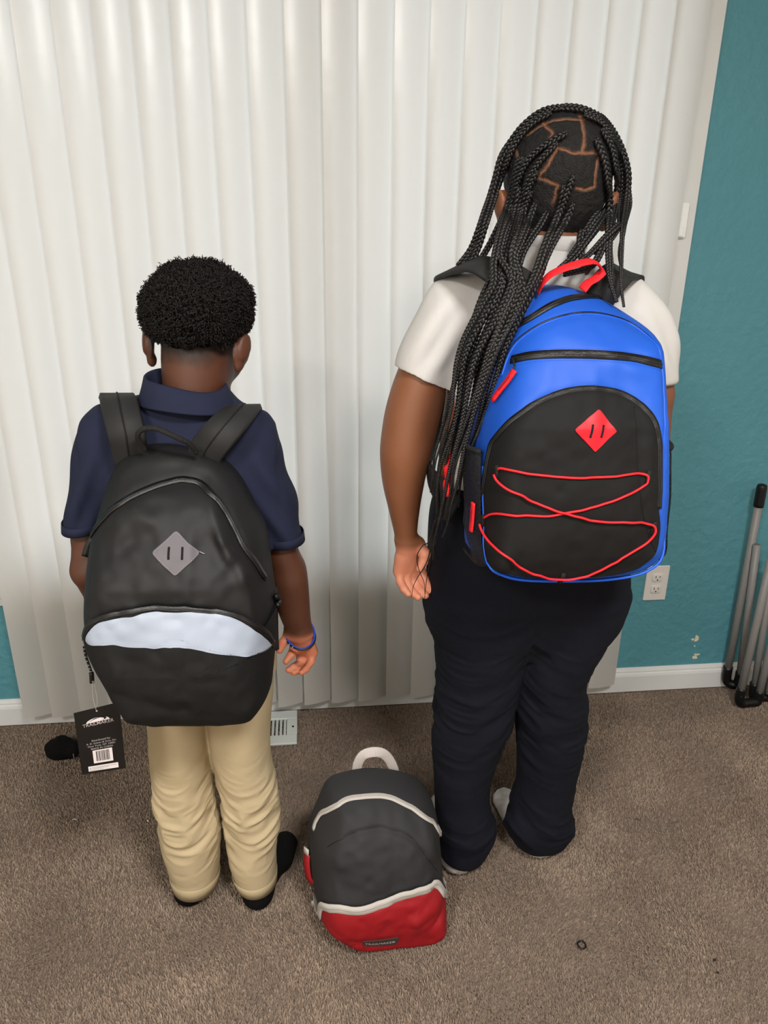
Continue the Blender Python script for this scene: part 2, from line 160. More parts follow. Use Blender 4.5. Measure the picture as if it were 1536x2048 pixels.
  [0.2255,-0.7755,1.0043], [0.2249,-0.7719,0.9721], [0.2248,-0.7681,0.94], [0.2213,-0.762,0.9084]],0.0049,0.25], [[[0.3638,-0.6738,1.4163], [0.3577,-0.6625,1.3892], 
  [0.3479,-0.6869,1.3708], [0.3376,-0.7156,1.3598], [0.3266,-0.7371,1.3387], [0.3171,-0.7553,1.3136], [0.3142,-0.7754,1.2884], [0.3026,-0.7862,1.2602], 
  [0.288,-0.7925,1.2319], [0.2722,-0.7959,1.2038], [0.2588,-0.7976,1.1744], [0.2523,-0.7968,1.1426], [0.2482,-0.7959,1.1104], [0.2446,-0.794,1.0781], 
  [0.2391,-0.792,1.0462], [0.2326,-0.7892,1.0145], [0.2279,-0.7856,0.9825], [0.2242,-0.7819,0.9505], [0.2206,-0.7761,0.9187], [0.2168,-0.7696,0.8871], 
  [0.2131,-0.7632,0.8555], [0.2139,-0.757,0.8236]],0.0048,0.25], [[[0.3573,-0.7008,1.3566], [0.3414,-0.7157,1.3319], [0.3297,-0.734,1.3073], [0.3253,-0.7527,1.281], 
  [0.3093,-0.7615,1.2536], [0.2938,-0.767,1.2251], [0.2796,-0.7705,1.1955], [0.2719,-0.7715,1.1637], [0.2696,-0.7707,1.1308], [0.2651,-0.7695,1.0981], 
  [0.258,-0.7676,1.066], [0.2482,-0.7657,1.0346], [0.239,-0.7628,1.0031], [0.2337,-0.7592,0.9707], [0.2312,-0.7555,0.938], [0.2287,-0.7495,0.9057], 
  [0.2298,-0.743,0.8734]],0.0051,0.25], [[[0.3898,-0.6826,1.3871], [0.3743,-0.699,1.3658], [0.3564,-0.7183,1.3479], [0.3394,-0.7335,1.3253], [0.3283,-0.7519,1.3017], 
  [0.3204,-0.7681,1.2755], [0.3073,-0.7764,1.2474], [0.2969,-0.7811,1.2174], [0.2857,-0.7843,1.1874], [0.2794,-0.7842,1.1559], [0.2728,-0.7834,1.1245], 
  [0.2635,-0.7821,1.0937], [0.2543,-0.7803,1.063], [0.2452,-0.7783,1.0322], [0.2398,-0.7751,1.0007], [0.2379,-0.7715,0.9688], [0.2353,-0.768,0.9369]],0.0047,0.25], 
  [[[0.355,-0.669,1.3811], [0.3449,-0.6969,1.3666], [0.3331,-0.724,1.3521], [0.3201,-0.7437,1.3292], [0.3183,-0.7633,1.3039], [0.3289,-0.7802,1.2789], 
  [0.3174,-0.7892,1.2493], [0.3054,-0.7941,1.219], [0.2898,-0.7973,1.19], [0.279,-0.7973,1.1588], [0.2704,-0.7964,1.1269], [0.2626,-0.795,1.0949], [0.2567,-0.793,1.0624], 
  [0.251,-0.7908,1.0299], [0.2473,-0.7873,0.9973], [0.2431,-0.7836,0.9647], [0.2372,-0.7791,0.9325], [0.2342,-0.7724,0.9003], [0.2269,-0.766,0.8689]],0.0052,0.25], 
  [[[0.4177,-0.7088,1.4377], [0.4117,-0.6993,1.4077], [0.4072,-0.6887,1.3787], [0.3928,-0.7024,1.3537], [0.3784,-0.7178,1.3293], [0.3658,-0.7355,1.3057], 
  [0.3556,-0.7528,1.2809], [0.3416,-0.7617,1.2533], [0.3266,-0.767,1.2254], [0.3102,-0.7702,1.1979], [0.2964,-0.7716,1.169], [0.288,-0.7708,1.138], 
  [0.2827,-0.7699,1.1063], [0.2784,-0.7682,1.0745], [0.2721,-0.7663,1.043], [0.2638,-0.7638,1.012], [0.2566,-0.7604,0.9809], [0.2544,-0.7568,0.9491], 
  [0.2559,-0.752,0.9173]],0.0049,0.25], [[[0.4259,-0.6915,1.3903], [0.4108,-0.7006,1.3657], [0.3914,-0.719,1.3467], [0.3758,-0.7357,1.3226], [0.3632,-0.7549,1.2985], 
  [0.3485,-0.7692,1.2725], [0.3328,-0.7772,1.2443], [0.3195,-0.7815,1.2141], [0.3068,-0.7845,1.1834], [0.2991,-0.7841,1.1511], [0.2916,-0.7833,1.1186], 
  [0.2833,-0.7817,1.0864], [0.274,-0.7798,1.0545], [0.2632,-0.7776,1.023], [0.2592,-0.774,0.9904]],0.0053,0.25], [[[0.3397,-0.6529,1.3814], [0.3291,-0.6823,1.3751], 
  [0.3176,-0.7103,1.3651], [0.3063,-0.7321,1.3452], [0.2993,-0.7503,1.32], [0.3095,-0.7688,1.2973], [0.3124,-0.7828,1.2711], [0.2997,-0.7907,1.2429], 
  [0.2897,-0.7948,1.2128], [0.2781,-0.7976,1.1833], [0.271,-0.7971,1.1522], [0.2629,-0.7963,1.1213], [0.2539,-0.7948,1.0907], [0.2456,-0.7929,1.06], 
  [0.2382,-0.7907,1.029], [0.2349,-0.7873,0.9974], [0.2338,-0.7837,0.9657], [0.2308,-0.7794,0.9343], [0.2265,-0.773,0.9034]],0.0045,0.25], [[[0.3491,-0.6382,1.4003], 
  [0.3396,-0.6599,1.3799], [0.3302,-0.6857,1.3638], [0.3212,-0.7077,1.3426], [0.3143,-0.7261,1.3175], [0.3149,-0.7459,1.2926], [0.3083,-0.7583,1.2646], 
  [0.2955,-0.7655,1.2362], [0.2817,-0.7691,1.2076], [0.2669,-0.7716,1.1795], [0.2579,-0.7711,1.1488], [0.2516,-0.7703,1.1175], [0.2469,-0.7688,1.0859], 
  [0.2423,-0.7669,1.0544], [0.2366,-0.7648,1.023], [0.2366,-0.7615,0.9913], [0.2406,-0.758,0.9598]],0.0048,0.25], [[[0.3491,-0.6552,1.4231], [0.3479,-0.6531,1.3937], 
  [0.3378,-0.6769,1.3744], [0.327,-0.7017,1.3569], [0.3161,-0.724,1.3363], [0.3066,-0.7433,1.3123], [0.3024,-0.7629,1.2871], [0.2881,-0.7729,1.2601], 
  [0.272,-0.7792,1.2329], [0.2567,-0.7826,1.2046], [0.2455,-0.7846,1.1746], [0.242,-0.7839,1.1425], [0.2403,-0.783,1.1103], [0.2365,-0.7812,1.0783], 
  [0.2294,-0.7793,1.0469], [0.2205,-0.7768,1.0159], [0.2148,-0.7732,0.9843], [0.2138,-0.7696,0.9523], [0.216,-0.7645,0.9205], [0.2166,-0.758,0.8889]],0.0053,0.25], 
  [[[0.3721,-0.673,1.399], [0.3603,-0.6855,1.3737], [0.3489,-0.7135,1.3611], [0.3356,-0.7353,1.3414], [0.3223,-0.7526,1.3171], [0.3254,-0.7729,1.2922], 
  [0.3153,-0.7849,1.2643], [0.301,-0.7919,1.2357], [0.2892,-0.7958,1.2053], [0.2803,-0.7976,1.1739], [0.2767,-0.7968,1.1413], [0.2693,-0.7958,1.1093], 
  [0.2601,-0.794,1.0779], [0.25,-0.7921,1.0467], [0.241,-0.7894,1.0153], [0.237,-0.7857,0.9829], [0.2387,-0.782,0.9504]],0.0046,0.25], [[[0.405,-0.7036,1.4238], 
  [0.4072,-0.6906,1.3921], [0.3954,-0.7022,1.3663], [0.3809,-0.7296,1.3516], [0.3664,-0.7479,1.3264], [0.3531,-0.7677,1.3015], [0.3375,-0.7835,1.2757], 
  [0.3224,-0.7924,1.246], [0.306,-0.7965,1.216], [0.292,-0.7997,1.186], [0.2816,-0.7991,1.1532], [0.2717,-0.7982,1.1202]],0.0051,0.3], [[[0.4263,-0.6969,1.3988], 
  [0.4156,-0.6952,1.3711], [0.3991,-0.7206,1.3567], [0.3818,-0.7371,1.3333], [0.3663,-0.7549,1.3095], [0.3502,-0.7731,1.2865], [0.3316,-0.7822,1.2602], 
  [0.3099,-0.7881,1.2354], [0.2911,-0.7914,1.2079], [0.2781,-0.7937,1.1774], [0.2698,-0.7929,1.1449]],0.0047,0.3], [[[0.4035,-0.647,1.5381], [0.4349,-0.6589,1.5352], 
  [0.4671,-0.6561,1.5259], [0.4899,-0.6313,1.5217], [0.5125,-0.612,1.51], [0.5318,-0.612,1.4819], [0.5449,-0.612,1.4505], [0.5456,-0.6178,1.4177], [0.5353,-0.641,1.3955], 
  [0.5228,-0.668,1.3788], [0.5114,-0.6951,1.3615], [0.5049,-0.7151,1.3349], [0.4991,-0.735,1.3077], [0.4943,-0.7538,1.2799], [0.4988,-0.7637,1.2477]],0.0048,0.4], 
  [[[0.4514,-0.6971,1.4897], [0.4688,-0.6983,1.4589], [0.4825,-0.6865,1.429], [0.4977,-0.6603,1.4107], [0.5026,-0.6564,1.3863], [0.4922,-0.6848,1.3677], 
  [0.4841,-0.7091,1.3435], [0.4796,-0.7293,1.3147], [0.4769,-0.7507,1.2865], [0.487,-0.7615,1.255]],0.0053,0.5], [[[0.4658,-0.6801,1.506], [0.4845,-0.6818,1.479], 
  [0.498,-0.6732,1.4511], [0.5131,-0.6454,1.4419], [0.5272,-0.6167,1.434], [0.5277,-0.6183,1.4092], [0.5167,-0.6431,1.3904], [0.5045,-0.6693,1.3743], 
  [0.4936,-0.694,1.3556], [0.4876,-0.7128,1.3291], [0.4852,-0.7327,1.3028], [0.479,-0.7494,1.2753]],0.0048,0.5], [[[0.4858,-0.6583,1.5095], [0.5055,-0.6336,1.4998], 
  [0.524,-0.607,1.4923], [0.5401,-0.602,1.4648], [0.5505,-0.6022,1.433], [0.5507,-0.6179,1.4054], [0.5385,-0.6436,1.3878], [0.5248,-0.67,1.3722], [0.5135,-0.6939,1.3523], 
  [0.5041,-0.7115,1.3255], [0.5032,-0.7319,1.2989]],0.0043,0.5], [[[0.5135,-0.6278,1.4038], [0.4932,-0.6561,1.3851], [0.4721,-0.6849,1.3682], [0.4494,-0.7073,1.3457], 
  [0.4244,-0.7244,1.3204], [0.395,-0.7407,1.2997]],0.0051,0.8], [[[0.4999,-0.6498,1.3842], [0.4837,-0.6713,1.372], [0.4668,-0.6911,1.3584], [0.4479,-0.7035,1.3393], 
  [0.429,-0.7163,1.3206], [0.4083,-0.7291,1.3039]],0.0047,0.8], [[[0.5096,-0.6872,1.371], [0.4933,-0.7033,1.3618], [0.4755,-0.7124,1.3474], [0.4583,-0.7223,1.3325], 
  [0.4403,-0.7319,1.3186], [0.42,-0.7407,1.3073]],0.0043,0.7], [[[0.4793,-0.6739,1.389], [0.4659,-0.6845,1.3775], [0.4542,-0.6928,1.3633], [0.4448,-0.6972,1.3459], 
  [0.4327,-0.7063,1.332], [0.4198,-0.7154,1.3187]],0.0047,0.7], [[[0.4376,-0.6724,1.5256], [0.4691,-0.6677,1.516], [0.493,-0.6607,1.4955], [0.5112,-0.6333,1.4892], 
  [0.529,-0.6067,1.4807], [0.5402,-0.604,1.4501], [0.5401,-0.6087,1.4175], [0.53,-0.6324,1.3962], [0.5193,-0.6595,1.3795], [0.508,-0.6866,1.3632], [0.4883,-0.7022,1.3417], 
  [0.4612,-0.7133,1.3252]],0.0043,0.6], [[[0.4441,-0.6955,1.3609], [0.4405,-0.7026,1.3468], [0.4386,-0.7114,1.3334], [0.4388,-0.7207,1.3202], [0.4392,-0.7306,1.3074], 
  [0.4442,-0.7404,1.2957]],0.0048,0.7], [[[0.4769,-0.711,1.3403], [0.4679,-0.7211,1.3257], [0.4571,-0.7309,1.3122], [0.4417,-0.7386,1.3027], [0.4227,-0.7422,1.2982], [0.4035,-0.7456,1.294]],0.0047,0.7]],
 "strands": [[[0.217,-0.745,0.893], [0.2088,-0.74,0.8523], [0.1986,-0.735,0.8411], [0.1902,-0.73,0.8201], [0.1954,-0.725,0.7905], [0.2062,-0.72,0.763], [0.2099,-0.715,0.7301]], [[0.2151,-0.74,0.8727], 
  [0.2107,-0.735,0.8235], [0.2034,-0.73,0.7974], [0.1932,-0.725,0.7758], [0.1863,-0.72,0.7538], [0.1858,-0.715,0.7341]], [[0.2165,-0.74,0.8819], [0.2143,-0.735,0.8234], 
  [0.2088,-0.73,0.7727], [0.2082,-0.72,0.7276]]],
 "parts": [[[0.3496,-0.6352,1.4687], [0.3495,-0.6329,1.4714], [0.3494,-0.6301,1.4742], [0.3494,-0.6269,1.477], [0.3495,-0.6237,1.4798], [0.3499,-0.621,1.4825], [0.3505,-0.6194,1.485], 
  [0.3514,-0.6192,1.4871], [0.3523,-0.6199,1.4891], [0.3534,-0.6214,1.4908], [0.3547,-0.6235,1.4924], [0.3561,-0.6259,1.494], [0.3577,-0.6284,1.4957], 
  [0.3595,-0.6312,1.4973], [0.3615,-0.6343,1.4989], [0.3638,-0.6375,1.5005], [0.3663,-0.6405,1.5021], [0.3688,-0.6432,1.5037], [0.3713,-0.6455,1.5053], 
  [0.3738,-0.6473,1.5069], [0.3764,-0.6488,1.5085], [0.379,-0.6502,1.5102], [0.3816,-0.6514,1.5117], [0.3844,-0.6527,1.5131], [0.3872,-0.6542,1.5143], 
  [0.3901,-0.6557,1.5153], [0.3931,-0.6571,1.5162], [0.3962,-0.6586,1.5169], [0.3994,-0.6601,1.5175], [0.4028,-0.6615,1.518], [0.4064,-0.663,1.5184], 
  [0.4104,-0.6644,1.5185], [0.4146,-0.6658,1.5185], [0.4191,-0.667,1.5184], [0.4238,-0.6677,1.5183], [0.4288,-0.6679,1.5183], [0.4339,-0.6673,1.5185]], 
  [[0.4339,-0.6673,1.5185], [0.4377,-0.6673,1.5181], [0.4417,-0.6664,1.518], [0.4459,-0.6649,1.518], [0.4504,-0.6633,1.5178], [0.4549,-0.6618,1.517], 
  [0.4594,-0.6608,1.5154], [0.464,-0.6607,1.5127], [0.4687,-0.6607,1.5092], [0.4739,-0.66,1.5052], [0.48,-0.6572,1.5012], [0.4891,-0.6468,1.4983]], 
  [[0.4383,-0.6458,1.5319], [0.4366,-0.6547,1.5273], [0.4358,-0.6612,1.523], [0.4354,-0.6665,1.519], [0.4352,-0.6709,1.5152], [0.4351,-0.6747,1.5114], 
  [0.435,-0.6781,1.5077], [0.4351,-0.6811,1.5041], [0.4351,-0.6837,1.5006], [0.4351,-0.6861,1.497], [0.4351,-0.6883,1.4935], [0.4348,-0.6902,1.4901], 
  [0.4344,-0.692,1.4866], [0.4337,-0.6936,1.4832], [0.433,-0.695,1.4798], [0.4322,-0.6963,1.4764], [0.4314,-0.6973,1.473], [0.4309,-0.6983,1.4697]], 
  [[0.3843,-0.6302,1.5247], [0.3836,-0.6362,1.5219], [0.3832,-0.6412,1.5193], [0.383,-0.6455,1.5167], [0.383,-0.6494,1.5143], [0.3832,-0.653,1.512], 
  [0.3837,-0.6564,1.5097], [0.3845,-0.6599,1.5076], [0.3858,-0.6634,1.5054], [0.3872,-0.6667,1.5033], [0.3886,-0.6696,1.5014], [0.3897,-0.672,1.4995], 
  [0.3903,-0.6737,1.4979], [0.3902,-0.6747,1.4964], [0.3897,-0.6752,1.4952], [0.3887,-0.6754,1.494], [0.3876,-0.6753,1.4929], [0.3866,-0.6753,1.4918], 
  [0.3857,-0.6753,1.4906]], [[0.3954,-0.6883,1.4768], [0.3986,-0.6903,1.4755], [0.402,-0.6922,1.474], [0.4054,-0.6939,1.4726], [0.4089,-0.6953,1.4713], 
  [0.4122,-0.6964,1.4702], [0.4153,-0.6973,1.4694], [0.4181,-0.6978,1.4689], [0.4204,-0.6982,1.4688], [0.4227,-0.6984,1.4688], [0.425,-0.6985,1.4689], 
  [0.4276,-0.6985,1.469], [0.4309,-0.6984,1.4691], [0.4349,-0.6981,1.4692], [0.4394,-0.6975,1.4694], [0.4445,-0.6964,1.4696], [0.4499,-0.6948,1.4699], 
  [0.4555,-0.6927,1.4703], [0.4613,-0.6899,1.4708]], [[0.4613,-0.6899,1.4708], [0.4602,-0.6915,1.467], [0.4591,-0.6927,1.4632], [0.4582,-0.6938,1.4596], 
  [0.4574,-0.6946,1.4558], [0.4567,-0.6951,1.4521], [0.4563,-0.6954,1.4482], [0.4562,-0.6953,1.4441], [0.4564,-0.695,1.44], [0.4568,-0.6943,1.4357], 
  [0.4573,-0.6933,1.4314], [0.4579,-0.692,1.4271], [0.4586,-0.6905,1.4229]], [[0.4586,-0.6905,1.4229], [0.4555,-0.6916,1.4221], [0.4524,-0.6926,1.4213], 
  [0.4494,-0.6933,1.4205], [0.4465,-0.6939,1.4197], [0.4437,-0.6944,1.4191], [0.4411,-0.6949,1.4188], [0.4386,-0.6953,1.4188], [0.4362,-0.6957,1.4189], 
  [0.4339,-0.696,1.4193], [0.4317,-0.6963,1.4197], [0.4295,-0.6965,1.4201], [0.4272,-0.6966,1.4204]], [[0.3954,-0.6883,1.4768], [0.394,-0.6885,1.4742], 
  [0.3926,-0.6886,1.4716], [0.3913,-0.6886,1.469], [0.39,-0.6885,1.4664], [0.3887,-0.6883,1.4638], [0.3875,-0.6879,1.4613], [0.3863,-0.6875,1.4589], 
  [0.3851,-0.6871,1.4565], [0.384,-0.6865,1.4541], [0.3829,-0.6859,1.4518], [0.3817,-0.6851,1.4496], [0.3804,-0.6841,1.4475], [0.379,-0.683,1.4455], 
  [0.3775,-0.6816,1.4436], [0.376,-0.6801,1.4419], [0.3744,-0.6785,1.4401], [0.3728,-0.6768,1.4384], [0.3714,-0.675,1.4366]], [[0.3714,-0.675,1.4366], 
  [0.3735,-0.677,1.4356], [0.3757,-0.6789,1.4345], [0.378,-0.6807,1.4335], [0.3802,-0.6823,1.4324], [0.3825,-0.6839,1.4314], [0.3848,-0.6853,1.4304], 
  [0.3872,-0.6867,1.4294], [0.3896,-0.6879,1.4284], [0.392,-0.6891,1.4274], [0.3944,-0.6901,1.4264], [0.3969,-0.691,1.4254], [0.3994,-0.6919,1.4245]], 
  [[0.3994,-0.6919,1.4245], [0.3992,-0.691,1.4217], [0.3991,-0.69,1.419], [0.399,-0.6889,1.4162], [0.3989,-0.6877,1.4135], [0.3988,-0.6863,1.4106], 
  [0.3986,-0.6847,1.4076], [0.3984,-0.6828,1.4045], [0.3981,-0.6806,1.4012], [0.3979,-0.6782,1.3979], [0.3976,-0.6755,1.3945], [0.3975,-0.6725,1.3911], [0.3974,-0.6694,1.3877]]],
 "blue_handle": [[0.3649,-0.748,1.2682], [0.3689,-0.758,1.2849], [0.3777,-0.764,1.2954], [0.3905,-0.768,1.3021], [0.4071,-0.768,1.308], [0.428,-0.765,1.3131], [0.4433,-0.758,1.3139], [0.4566,-0.75,1.3088], 
  [0.4638,-0.745,1.2992], [0.4565,-0.744,1.2894], [0.4449,-0.743,1.2819], [0.4367,-0.742,1.2713]],
 "black_handle": [[-0.2472,-0.772,1.0323], [-0.2518,-0.784,1.0513], [-0.2493,-0.79,1.0637], [-0.2382,-0.794,1.0714], [-0.2216,-0.797,1.0719], [-0.2053,-0.798,1.065], [-0.1896,-0.796,1.0558], 
  [-0.1767,-0.788,1.0457], [-0.1687,-0.775,1.027]],
 "red_handle": [[0.0887,-0.652,0.2863], [0.0912,-0.66,0.3211], [0.1013,-0.664,0.3451], [0.1199,-0.664,0.3518], [0.1401,-0.66,0.3452], [0.1546,-0.654,0.3266], [0.1653,-0.648,0.3003], [0.1733,-0.64,0.2668]],
 "black_strap_l": [[-0.2773,-0.735,0.9978], [-0.276,-0.744,1.021], [-0.2751,-0.754,1.0519], [-0.2813,-0.742,1.0745], [-0.2903,-0.715,1.0893], [-0.299,-0.685,1.0929], [-0.3095,-0.64,1.0839]],
 "black_strap_r": [[-0.1644,-0.735,0.9956], [-0.1585,-0.744,1.019], [-0.1367,-0.754,1.0482], [-0.1183,-0.74,1.0656], [-0.106,-0.712,1.0737], [-0.1002,-0.68,1.0749], [-0.1025,-0.635,1.0618]],
 "blue_strap_l": [[0.3505,-0.752,1.2639], [0.3377,-0.752,1.2756], [0.3118,-0.742,1.2904], [0.2854,-0.718,1.3033], [0.2679,-0.675,1.3035], [0.2578,-0.63,1.2959], [0.2545,-0.58,1.2811]],
 "blue_strap_r": [[0.472,-0.71,1.2448], [0.4791,-0.718,1.2641], [0.4877,-0.722,1.282], [0.5021,-0.712,1.2931], [0.5301,-0.668,1.2957], [0.5577,-0.62,1.2918], [0.583,-0.575,1.2784]],
 "tubes": [[[1.3006,-0.045,0.672], [1.3218,-0.03,0.0533]], [[1.3076,-0.065,0.5238], [1.353,-0.05,0.0496]], [[1.3241,-0.115,0.535], [1.3116,-0.125,0.0383]], [[1.3567,-0.085,0.4668], [1.3777,-0.095,0.032]], 
  [[1.3866,-0.115,0.3825], [1.3783,-0.12,0.0252]], [[1.432,-0.09,0.3176], [1.4212,-0.1,0.0086]]]
}
# ---------------------------------------------------------------- geometry kit (plain numpy)
def catmull(P, n=8, closed=False):
    P = np.asarray(P, float)
    if len(P) < 3 and not closed:
        t = np.linspace(0, 1, n + 1)[:, None]
        return P[0] * (1 - t) + P[-1] * t
    if closed:
        Q = np.vstack([P[-1:], P, P[:2]])
    else:
        Q = np.vstack([2 * P[:1] - P[1:2], P, 2 * P[-1:] - P[-2:-1]])
    out = []
    t = np.linspace(0, 1, n, endpoint=False)[:, None]
    for i in range(1, len(Q) - 2):
        a, b, c, d = Q[i - 1], Q[i], Q[i + 1], Q[i + 2]
        out.append(.5 * (2 * b + (c - a) * t + (2 * a - 5 * b + 4 * c - d) * t ** 2 + (3 * b - a - 3 * c + d) * t ** 3))
    r = np.vstack(out)
    return r if closed else np.vstack([r, P[-1:]])

def resample(P, n, closed=False):
    P = np.asarray(P, float)
    Q = np.vstack([P, P[:1]]) if closed else P
    s = np.r_[0, np.cumsum(np.linalg.norm(np.diff(Q, axis=0), axis=1))]
    t = np.linspace(0, s[-1], n + 1)[:-1] if closed else np.linspace(0, s[-1], n)
    return np.stack([np.interp(t, s, Q[:, k]) for k in range(Q.shape[1])], 1)

def unit(v): return v / (np.linalg.norm(v, axis=-1, keepdims=True) + 1e-12)

def hash3(ix, iy, iz, seed=0):
    h = (ix * 374761393 + iy * 668265263 + iz * 2147483647 + seed * 974634777) & 0xFFFFFFFF
    h = ((h ^ (h >> 13)) * 1274126177) & 0xFFFFFFFF
    return ((h ^ (h >> 16)) & 0xFFFF) / 32767.5 - 1.0

def vnoise(P, seed=0):                      # smooth value noise, about -1..1
    P = np.asarray(P, float)
    I = np.floor(P).astype(np.int64); f = P - I; u = f * f * (3 - 2 * f)
    r = 0
    for dx in (0, 1):
        for dy in (0, 1):
            for dz in (0, 1):
                w = (u[:, 0] if dx else 1 - u[:, 0]) * (u[:, 1] if dy else 1 - u[:, 1]) * (u[:, 2] if dz else 1 - u[:, 2])
                r = r + w * hash3(I[:, 0] + dx, I[:, 1] + dy, I[:, 2] + dz, seed)
    return r

def sstep(a, b, x):
    t = np.clip((x - a) / (b - a), 0, 1); return t * t * (3 - 2 * t)

def seg_dist(P, A, B):                      # distance of points P (n,k) to segment, and parameter
    d = B - A; t = np.clip(((P - A) @ d) / (d @ d + 1e-15), 0, 1)
    return np.linalg.norm(P - A - t[:, None] * d, axis=1), t

def poly_dist(P, L, closed=False):          # distance to a polyline
    n = len(L); r = np.full(len(P), 1e9)
    for i in range(n if closed else n - 1):
        r = np.minimum(r, seg_dist(P, L[i], L[(i + 1) % n])[0])
    return r

def inside(P, L):
    x, y = P[:, 0], P[:, 1]; r = np.zeros(len(P), bool); n = len(L); j = n - 1
    for i in range(n):
        xi, yi = L[i]; xj, yj = L[j]
        if yi != yj:
            r ^= ((yi > y) != (yj > y)) & (x < (xj - xi) * (y - yi) / (yj - yi) + xi)
        j = i
    return r

# ---- distance-field modelling: primitives are blended, then meshed with surface nets
class Field:
    def __init__(s, lo, hi, h):
        s.lo = np.array(lo, float); s.h = h
        n = np.ceil((np.array(hi) - s.lo) / h).astype(int) + 1
        s.ax = [s.lo[k] + h * np.arange(n[k]) for k in range(3)]
        s.d = np.full(n, .05, np.float32)
    def box(s, lo, hi):
        sl = []
        for k in range(3):
            a = int(np.clip(np.floor((lo[k] - s.lo[k]) / s.h), 0, len(s.ax[k])))
            b = int(np.clip(np.ceil((hi[k] - s.lo[k]) / s.h) + 1, 0, len(s.ax[k])))
            sl.append(slice(a, b))
        g = [s.ax[k][sl[k]].astype(np.float32) for k in range(3)]
        return tuple(sl), g[0][:, None, None], g[1][None, :, None], g[2][None, None, :]
    def put(s, sl, v, k=0., op='add'):
        o = s.d[sl]
        if op == 'sub':
            v = -v
            if k > 0:
                h = np.maximum(k - np.abs(o - v), 0) / k; s.d[sl] = np.maximum(o, v) + h * h * k * .25
            else: s.d[sl] = np.maximum(o, v)
        elif k > 0:
            h = np.maximum(k - np.abs(o - v), 0) / k; s.d[sl] = np.minimum(o, v) - h * h * k * .25
        else:
            s.d[sl] = np.minimum(o, v)
    def capsule(s, a, b, ra, rb, k=0., op='add'):
        a = np.array(a, float); b = np.array(b, float); m = max(ra, rb) + max(k, .012)
        sl, x, y, z = s.box(np.minimum(a, b) - m, np.maximum(a, b) + m)
        d = b - a; L = max(d @ d, 1e-9)
        t = np.clip(((x - a[0]) * d[0] + (y - a[1]) * d[1] + (z - a[2]) * d[2]) / L, 0, 1)
        v = np.sqrt((x - a[0] - t * d[0]) ** 2 + (y - a[1] - t * d[1]) ** 2 + (z - a[2] - t * d[2]) ** 2) - (ra + (rb - ra) * t)
        s.put(sl, v, k, op)
    def chain(s, P, R, k=0.):
        for i in range(len(P) - 1): s.capsule(P[i], P[i + 1], R[i], R[i + 1], k if i == 0 else max(.003, k * .4))
    def ellip(s, c, r, M=None, k=0., op='add'):
        c = np.array(c, float); r = np.array(r, float); m = r.max() + max(k, .012)
        sl, x, y, z = s.box(c - m, c + m); x = x - c[0]; y = y - c[1]; z = z - c[2]
        if M is None: p = (x, y, z)
        else: p = tuple(x * M[0][i] + y * M[1][i] + z * M[2][i] for i in range(3))   # columns of M are the local axes
        k0 = np.sqrt((p[0] / r[0]) ** 2 + (p[1] / r[1]) ** 2 + (p[2] / r[2]) ** 2)
        k1 = np.sqrt((p[0] / r[0] ** 2) ** 2 + (p[1] / r[1] ** 2) ** 2 + (p[2] / r[2] ** 2) ** 2) + 1e-6
        s.put(sl, k0 * (k0 - 1) / k1, k, op)
    def loft(s, rings, k=0., inset=0., sub=6, cap=.004, ex=2.):
        """stack of horizontal ellipses (cx, cy, cz, rx, ry), blended along z"""
        R = np.array(rings, float); R = R[np.argsort(R[:, 2])]; C = catmull(R, sub)
        C = C[np.r_[True, np.diff(C[:, 2]) > 1e-5]]
        m = max(k, .012); rx = C[:, 3] - inset; ry = C[:, 4] - inset
        sl, x, y, z = s.box([(C[:, 0] - rx).min() - m, (C[:, 1] - ry).min() - m, C[0, 2] - m],
                            [(C[:, 0] + rx).max() + m, (C[:, 1] + ry).max() + m, C[-1, 2] + m])
        zz = z.ravel(); f = lambda c: np.interp(zz, C[:, 2], c)[None, None, :].astype(np.float32)
        cx, cy, ax, ay = f(C[:, 0]), f(C[:, 1]), f(rx), f(ry)
        u = np.abs(x - cx) / ax; w = np.abs(y - cy) / ay
        q = np.sqrt(u * u + w * w) if ex == 2. else (u ** ex + w ** ex) ** (1 / ex)
        v = (q - 1) * np.minimum(ax, ay)
        e = np.maximum(C[0, 2] - z, z - C[-1, 2])
        v = np.maximum(v, e) if cap == 0 else np.where(e > -cap, np.sqrt(np.maximum(v + cap, 0) ** 2 + np.maximum(e + cap, 0) ** 2) - cap + np.minimum(np.maximum(v, e), 0) * 0, v)
        s.put(sl, v.astype(np.float32), k)
    def mesh(s): return surface_nets(s.d, s.lo, s.h)

